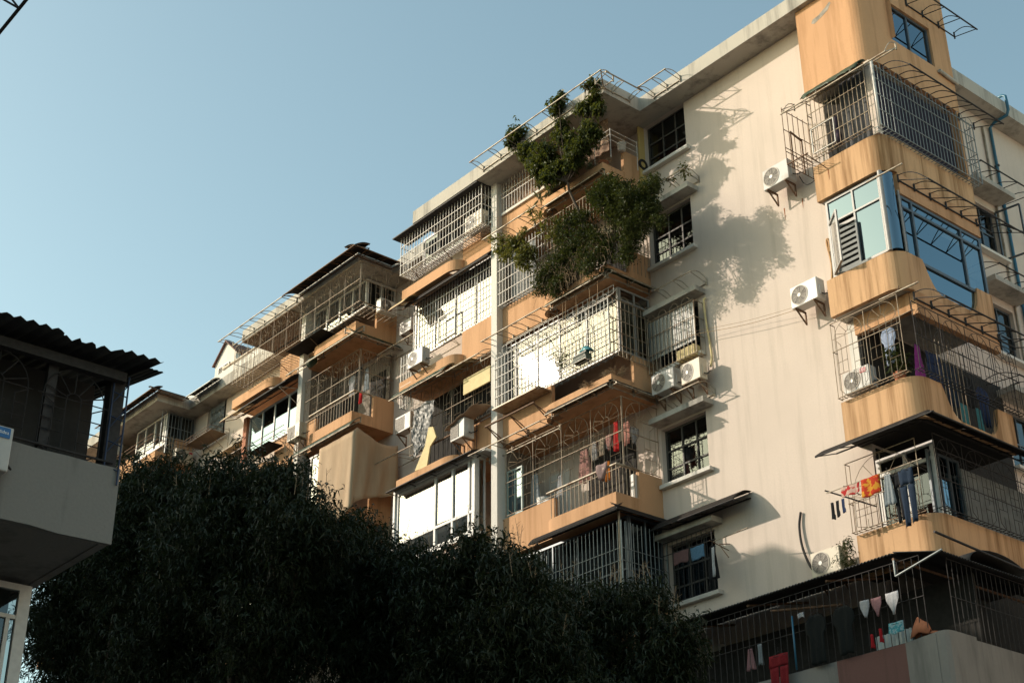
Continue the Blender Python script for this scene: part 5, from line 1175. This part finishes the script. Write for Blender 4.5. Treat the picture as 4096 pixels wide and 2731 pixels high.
def twigs(mb, root, blobs, r0, k=3):
    for x, y, z, r in blobs:
        a, b = Vector(root), Vector((x, y, z)); mid = a.lerp(b, .55)+Vector((random.uniform(-.15, .15), random.uniform(-.1, .1), random.uniform(-.1, .2)))*(b-a).length*.4
        mb.tube([a, mid, b], r0, 5, r0*.35)
        for _ in range(k):
            e = b+Vector((random.gauss(0, 1), random.gauss(0, 1), random.gauss(0, .8))).normalized()*r*.8; mb.tube([mid.lerp(b, .7), b.lerp(e, .5), e], r0*.3, 4, r0*.12)

# --- the mango trees in the lane, in shade
TREES = [
 ('broad mango tree in shade closest to the grey house', (-10.2, -11.3, 0), [(-10.31, -11, 13.16, .92), (-12.02, -11, 11.88, 1.4), (-8.72, -11, 12.87, .8), (-9.54, -11, 11.52, 1.5), (-12.03, -11, 10.45, 1.19), (-7.68, -11, 9.48, 1.31), (-10.4, -10.2, 9.6, 1.5), (-12.8, -10.5, 9.0, 1.3), (-9.6, -9.8, 12.2, 1.0), (-13.9, -10.6, 11.4, 1.0), (-11.5, -10, 13.0, .7)]),
 ('tall mango tree with the highest dark crown, below the stained canvas', (-5.3, -11, 0), [(-6.18, -11, 12.17, .78), (-4.1, -11, 11.53, .62), (-5.92, -11, 10.56, 1.44), (-3.27, -11, 10.39, .89), (-4.2, -11, 8.94, 1.11), (-7.3, -10.8, 11.6, 1.1), (-5.2, -10.8, 11.75, .75), (-6.4, -10.2, 8.9, 1.3), (-4.6, -10.0, 10.2, 1.2)]),
 ('mango tree rising in front of the white glazed box', (-3.2, -9, 0), [(-4.66, -9, 10.98, .73), (-5.46, -9, 10.17, 1.22), (-3.5, -9, 10.09, .78), (-2.71, -9, 9.89, .68), (-1.7, -9, 9.1, 1.02), (-3.69, -9, 8.79, 1.14), (-1.57, -9, 8.04, .85), (-4.2, -8.3, 8.6, 1.2), (-2.2, -8.4, 9.3, .8)]),
 ('smaller mango tree in front of the lowest balconies of the bay', (-.2, -9, 0), [(-1.12, -9, 9.78, .65), (-.11, -9, 9.22, .56), (.1, -9, 8.31, .95), (-.6, -8.6, 9.2, .7), (.35, -8.5, 7.4, .9), (-.9, -8.8, 8.2, .9)]),
 ('bushy mango tree reaching towards the corrugated lean-to', (-.2, -6.5, 0), [(-1.66, -6.5, 9.57, .62), (-.54, -6.5, 9.3, .52), (.31, -6.5, 9.09, .55), (-.79, -6.5, 8.59, .82), (.97, -6.5, 8.42, .53), (.63, -6.5, 7.85, .71), (-1.81, -6.5, 8.58, .84), (-.4, -6.2, 7.6, .9), (-1.5, -6.2, 7.6, .9)])]
for lab, base, bl in TREES:
    t = thing('mango_tree', lab, 'tree', base, 'shaded mango trees along the lane')
    cx = sum(b[0] for b in bl)/len(bl); cy = sum(b[1] for b in bl)/len(bl); cz = min(b[2] for b in bl)
    mb = MB(); fork = Vector((base[0]*.6+cx*.4, base[1]*.6+cy*.4, cz*.62))
    mb.tube([base, Vector(base).lerp(fork, .5)+Vector((.12, .05, 0)), fork], .2, 9, .14); part('trunk', mb, BARK, t, True)
    lm = MB(); twigs(lm, fork, bl, .075, 6); part('limbs', lm, BARK, t, True)
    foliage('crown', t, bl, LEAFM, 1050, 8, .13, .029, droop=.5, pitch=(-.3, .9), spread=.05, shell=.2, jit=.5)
    sp = MB()
    for x, y, z, r in bl[:6]:
        for _ in range(5):
            p = Vector((x+random.uniform(-.8, .8)*r, y+random.uniform(-.5, .2)*r, z+r*.8)); q = p+Vector((random.uniform(-.12, .12), 0, random.uniform(.25, .5)))
            sp.tube([p, q], .007, 4, .003)
            for k in range(6): s_ = p.lerp(q, .35+.1*k); sp.tube([s_, s_+Vector((random.uniform(-.09, .09), random.uniform(-.05, .05), .05))], .004, 3, .002)
    part('flower_sprays', sp, TWIG, t)

# --- balcony plants of the nearest bay
P1 = [(-8.17, -2, 25.39, .3), (-7.79, -2, 24.61, .32), (-7.02, -2, 24.05, .44), (-6.54, -2, 25.41, .29), (-6.4, -2, 24.72, .19), (-5.11, -2, 25.26, .2), (-5.04, -2, 24.79, .18), (-5.5, -2, 24.68, .25), (-5, -2, 24.39, .16), (-5.33, -2, 23.88, .34), (-5.85, -2, 23.58, .35), (-6.72, -2, 23.45, .39), (-7.34, -2, 23.92, .31), (-6.11, -2, 23.28, .28), (-5.55, -2, 23.56, .28), (-6.32, -2, 24.23, .25)]
def fill(bl, n, k=.62):
    out = list(bl)
    for x, y, z, r in bl:
        for _ in range(n): out.append((x+random.uniform(-1.1, 1.1)*r, y+random.uniform(-.7, .5)*r, z+random.uniform(-1.1, 1.0)*r, r*k*random.uniform(.6, 1.1)))
    return out
P1 = fill(P1, 2)
t = thing('umbrella_tree', 'tall leafy balcony tree reaching up past the roof awning frame', 'tree', (-5.9, -1.6, 20.2))
mb = MB().tube([(-5.9, -1.5, 20.2), (-5.95, -1.8, 21.63), (-6.02, -1.85, 21.95), (-6.3, -1.88, 22.66), (-6.26, -1.95, 22.85)], .045, 8, .03); part('trunk', mb, BARK, t, True)
lm = MB(); twigs(lm, (-6.26, -1.95, 22.85), P1, .022, 3); part('limbs', lm, BARK, t, True)
foliage('crown', t, P1, LEAFB, 1000, 7, .115, .05, droop=.45, pitch=(-.1, .9), spread=.03, shell=.1)
P2R = [(-4.37, -1.8, 21.3, .54), (-3.69, -1.8, 20.82, .4), (-4.92, -1.8, 21.57, .43), (-4.14, -1.8, 20.51, .42), (-3.6, -1.8, 21.32, .36), (-3.25, -1.8, 20.26, .18), (-4.62, -1.8, 21.84, .35), (-4.28, -1.8, 20.13, .3), (-5.42, -1.8, 22.05, .28), (-4.9, -1.3, 21.2, .4), (-4.9, -1.2, 21.9, .35), (-4.6, -.9, 21.4, .35), (-5.1, -1.6, 22.4, .25)]
P2R = fill(P2R, 2)
t = thing('climbing_shrub', 'dense dark climbing shrub bulging over the corner of the fifth-floor balcony', 'shrub', (-5.2, -1.4, 20.2))
lm = MB().tube([(-5.3, -1.45, 20.2), (-5.1, -1.5, 20.8), (-4.9, -1.6, 21.4)], .03, 6, .02); twigs(lm, (-4.95, -1.6, 21.2), P2R, .016, 5); part('stems', lm, BARK, t, True)
foliage('foliage', t, P2R, LEAFD, 1500, 5, .075, .032, droop=.3, pitch=(-.5, .8), spread=.04, shell=.25)
P2L = [(-5.9, -1.72, 21.19, .44), (-6.72, -1.72, 21.68, .36), (-6.45, -1.72, 20.98, .48), (-7.18, -1.72, 20.76, .34), (-7.5, -1.72, 20.53, .3), (-5.81, -1.72, 20.55, .43), (-5.2, -1.72, 20.4, .33), (-6.77, -1.72, 20.39, .32), (-7.02, -1.72, 20.18, .24), (-5.5, -1.72, 20.92, .35), (-6.23, -1.72, 21.82, .28)]
P2L = fill(P2L, 2)
t = thing('creeper', 'tangled creeper spilling over the fifth-floor planter', 'shrub', (-6.4, -1.5, 20.2))
lm = MB(); twigs(lm, (-6.3, -1.55, 20.3), P2L, .014, 6); part('stems', lm, BARK, t, True)
foliage('foliage', t, P2L, LEAFD, 1000, 5, .085, .034, droop=.35, pitch=(-.4, .8), spread=.05, shell=.15)
vm = MB()
for i in range(150):
    x = random.uniform(-7.3, -5.2); y = -1.6-random.random()*.25; z = random.uniform(20.0, 20.8); a = random.uniform(0, 6.28); L = random.uniform(.25, .6)
    vm.tube([(x, y, z), (x+.3*L*math.cos(a), y-.15*L, z+.45*L), (x+.8*L*math.cos(a), y-.25*L, z+.15*L), (x+L*math.cos(a), y-.3*L, z-.4*L)], .006, 4, .003)
part('dry_vines', vm, TWIG, t)
hv = MB()
for x, z0, z1 in ((-7.0, 20.0, 18.6), (-6.5, 19.9, 17.6), (-6.0, 19.9, 18.9), (-5.7, 20.0, 19.0), (-6.9, 19.9, 17.9)):
    hv.tube([(x, -1.56, z0), (x+.05, -1.62, (z0+z1)/2), (x-.02, -1.64, z1)], .007, 4, .004)
part('hanging_vines', hv, TWIG, t)
P4 = [(-9.46, -1.85, 22.74, .09), (-9.05, -1.85, 22.46, .15), (-8.59, -1.85, 22.15, .23), (-8.86, -1.85, 21.95, .19), (-8.21, -1.85, 21.56, .23), (-9.12, -1.85, 22.2, .15), (-8.27, -1.85, 22.12, .19), (-7.89, -1.85, 21.6, .21), (-8.02, -1.85, 21.19, .16)]
P4 = fill(P4, 2, .8)
t = thing('yellow_vine', 'sunlit yellow-green vine trailing along the bare awning frame', 'vine', (-7.9, -1.7, 20.95))
lm = MB().tube([(-7.8, -1.6, 20.95), (-7.9, -1.8, 21.6), (-8.3, -1.85, 22.0)], .014, 5); twigs(lm, (-8.3, -1.85, 22.0), P4, .009, 2); part('stems', lm, BARK, t)
foliage('foliage', t, P4, LEAFY, 900, 4, .1, .042, droop=.4, pitch=(-.2, .8), spread=.04, shell=.1)
def spiky(label, name, c, n, L, W, m, pitch=(-1.2, .25), stem=None):
    """a rosette of long stiff leaves"""
    t = thing(name, label, 'plant', c if stem is None else stem)
    V, Q = leaves(np.array([c], float), n, L, W, droop=.18, pitch=pitch, spread=.015, jit=.25); part('foliage', big_mesh('foliage', V, Q), m, t)
    if stem: part('stem', MB().tube([stem, c], .016, 6, .012), BARK, t)
for i, (x, y, z, r) in enumerate([(-7.63, -1.75, 22.5, .36), (-7.49, -1.75, 22.05, .33), (-7.18, -1.75, 21.69, .3), (-8.32, -1.75, 21.96, .24), (-7.95, -1.75, 22.85, .25), (-6.93, -1.75, 21.95, .28)]):
    spiky(['topmost but one spiky dracaena head by the creeper', 'spiky dracaena head in the middle of the clump', 'lower spiky dracaena head beside the creeper', 'small spiky dracaena head nearest the pilaster', 'highest spiky dracaena head in the clump', 'spiky dracaena head closest to the balcony tree trunk'][i], 'dracaena', (x, y, z), 34, r, .035, LEAFY, (-1.3, .5), (-7.3, -1.5, 20.5))
for i, (x, y, z, r) in enumerate([(-7.93, -1.5, 23.35, .34), (-7.48, -1.5, 23.38, .32), (-5.89, -1.45, 23.3, .22)]):
    spiky(['grey aloe hanging over the top parapet nearest the barred window', 'grey aloe beside the balcony tree on the top parapet', 'small aloe in the top planter near the wire rack'][i], 'aloe', (x, y, z), 16, r, .05, LEAFA, (-1.35, .3))
def drybush(label, name, c, n, L, m=TWIG, up=.6):
    t = thing(name, label, 'plant', c); mb = MB()
    for i in range(n):
        a = random.uniform(0, 6.28); q = random.uniform(.4, 1)*L; e = random.uniform(-.1, 1)*up
        p1 = Vector(c)+Vector((math.cos(a)*q*.4, math.sin(a)*q*.3, q*e*.7)); p2 = Vector(c)+Vector((math.cos(a)*q, math.sin(a)*q*.7, q*e*.7+random.uniform(-.15, .1)*L))
        mb.tube([c, p1, p2], .006, 4, .002)
        for k in range(2): mb.tube([p1.lerp(p2, .3*k+.2), p1.lerp(p2, .3*k+.5)+Vector((random.uniform(-.12, .12), random.uniform(-.12, .12), random.uniform(-.05, .15)))*L*1.3], .0035, 3, .0015)
    part('twigs', mb, m, t)
drybush('pale dead shrub in the corner of the fourth-floor planter', 'dead_shrub', (-5.5, -1.3, 17.2), 110, .5)
drybush('second pale dead shrub farther along the fourth-floor planter', 'dead_shrub', (-6.2, -1.5, 17.15), 60, .36)
drybush('dry brown grass at the corner of the top planter', 'dry_grass', (-5.6, -1.3, 23.2), 90, .42, TWIG, 1.4)
drybush('dry grass tuft in the white pot under the eaves', 'dry_grass', (-5.35, -.85, 24.0), 40, .3, TWIG, 1.4)
drybush('small dry tuft on the planter of the washing balcony', 'dry_grass', (-5.7, -1.4, 14.2), 30, .2, TWIG, 1)
t = thing('potted_plant', 'small green plant on the white wire shelf in the glare', 'plant', (-6.93, -1.75, 17.74)); foliage('foliage', t, [(-6.93, -1.75, 18.05, .18), (-7.0, -1.75, 17.9, .12)], LEAFB, 900, 4, .1, .03)
t = thing('wall_shrub', 'green shrub sprouting beside the shaded air conditioner', 'shrub', (.05, -.3, 11.1)); foliage('foliage', t, [(.01, -.45, 11.55, .17), (.04, -.45, 11.3, .12), (-.21, -.52, 11.39, .07), (.05, -.45, 11.72, .1)], LEAFD, 1500, 4, .1, .02, droop=.5); part('stem', MB().tube([(.1, -.1, 11.1), (.05, -.4, 11.4)], .012, 5), BARK, t)
t = thing('potted_plant', 'dark potted plant behind the corner fan cage', 'plant', (1.55, -.1, 14.8)); foliage('foliage', t, [(1.52, -.1, 15.36, .18), (1.59, -.1, 15.1, .18), (1.45, -.1, 15.55, .12)], LEAFD, 1200, 4, .11, .04); part('pot', MB().tube([(1.57, -.08, 14.79), (1.57, -.08, 15.0)], .1, 12, .14), TERRA, t, True)
t = thing('awning_creeper', 'few creeper leaves caught on the awning frame above the second window', 'vine', (-4.1, -.3, 22.4)); foliage('foliage', t, [(-3.75, -.3, 22.52, .1), (-4.1, -.35, 22.5, .08), (-3.6, -.45, 22.55, .09)], LEAFY, 1600, 3, .1, .035); lm = MB().tube([(-5.1, -1.0, 22.1), (-4.5, -.5, 22.45), (-3.6, -.4, 22.5)], .008, 5); part('stem', lm, BARK, t)
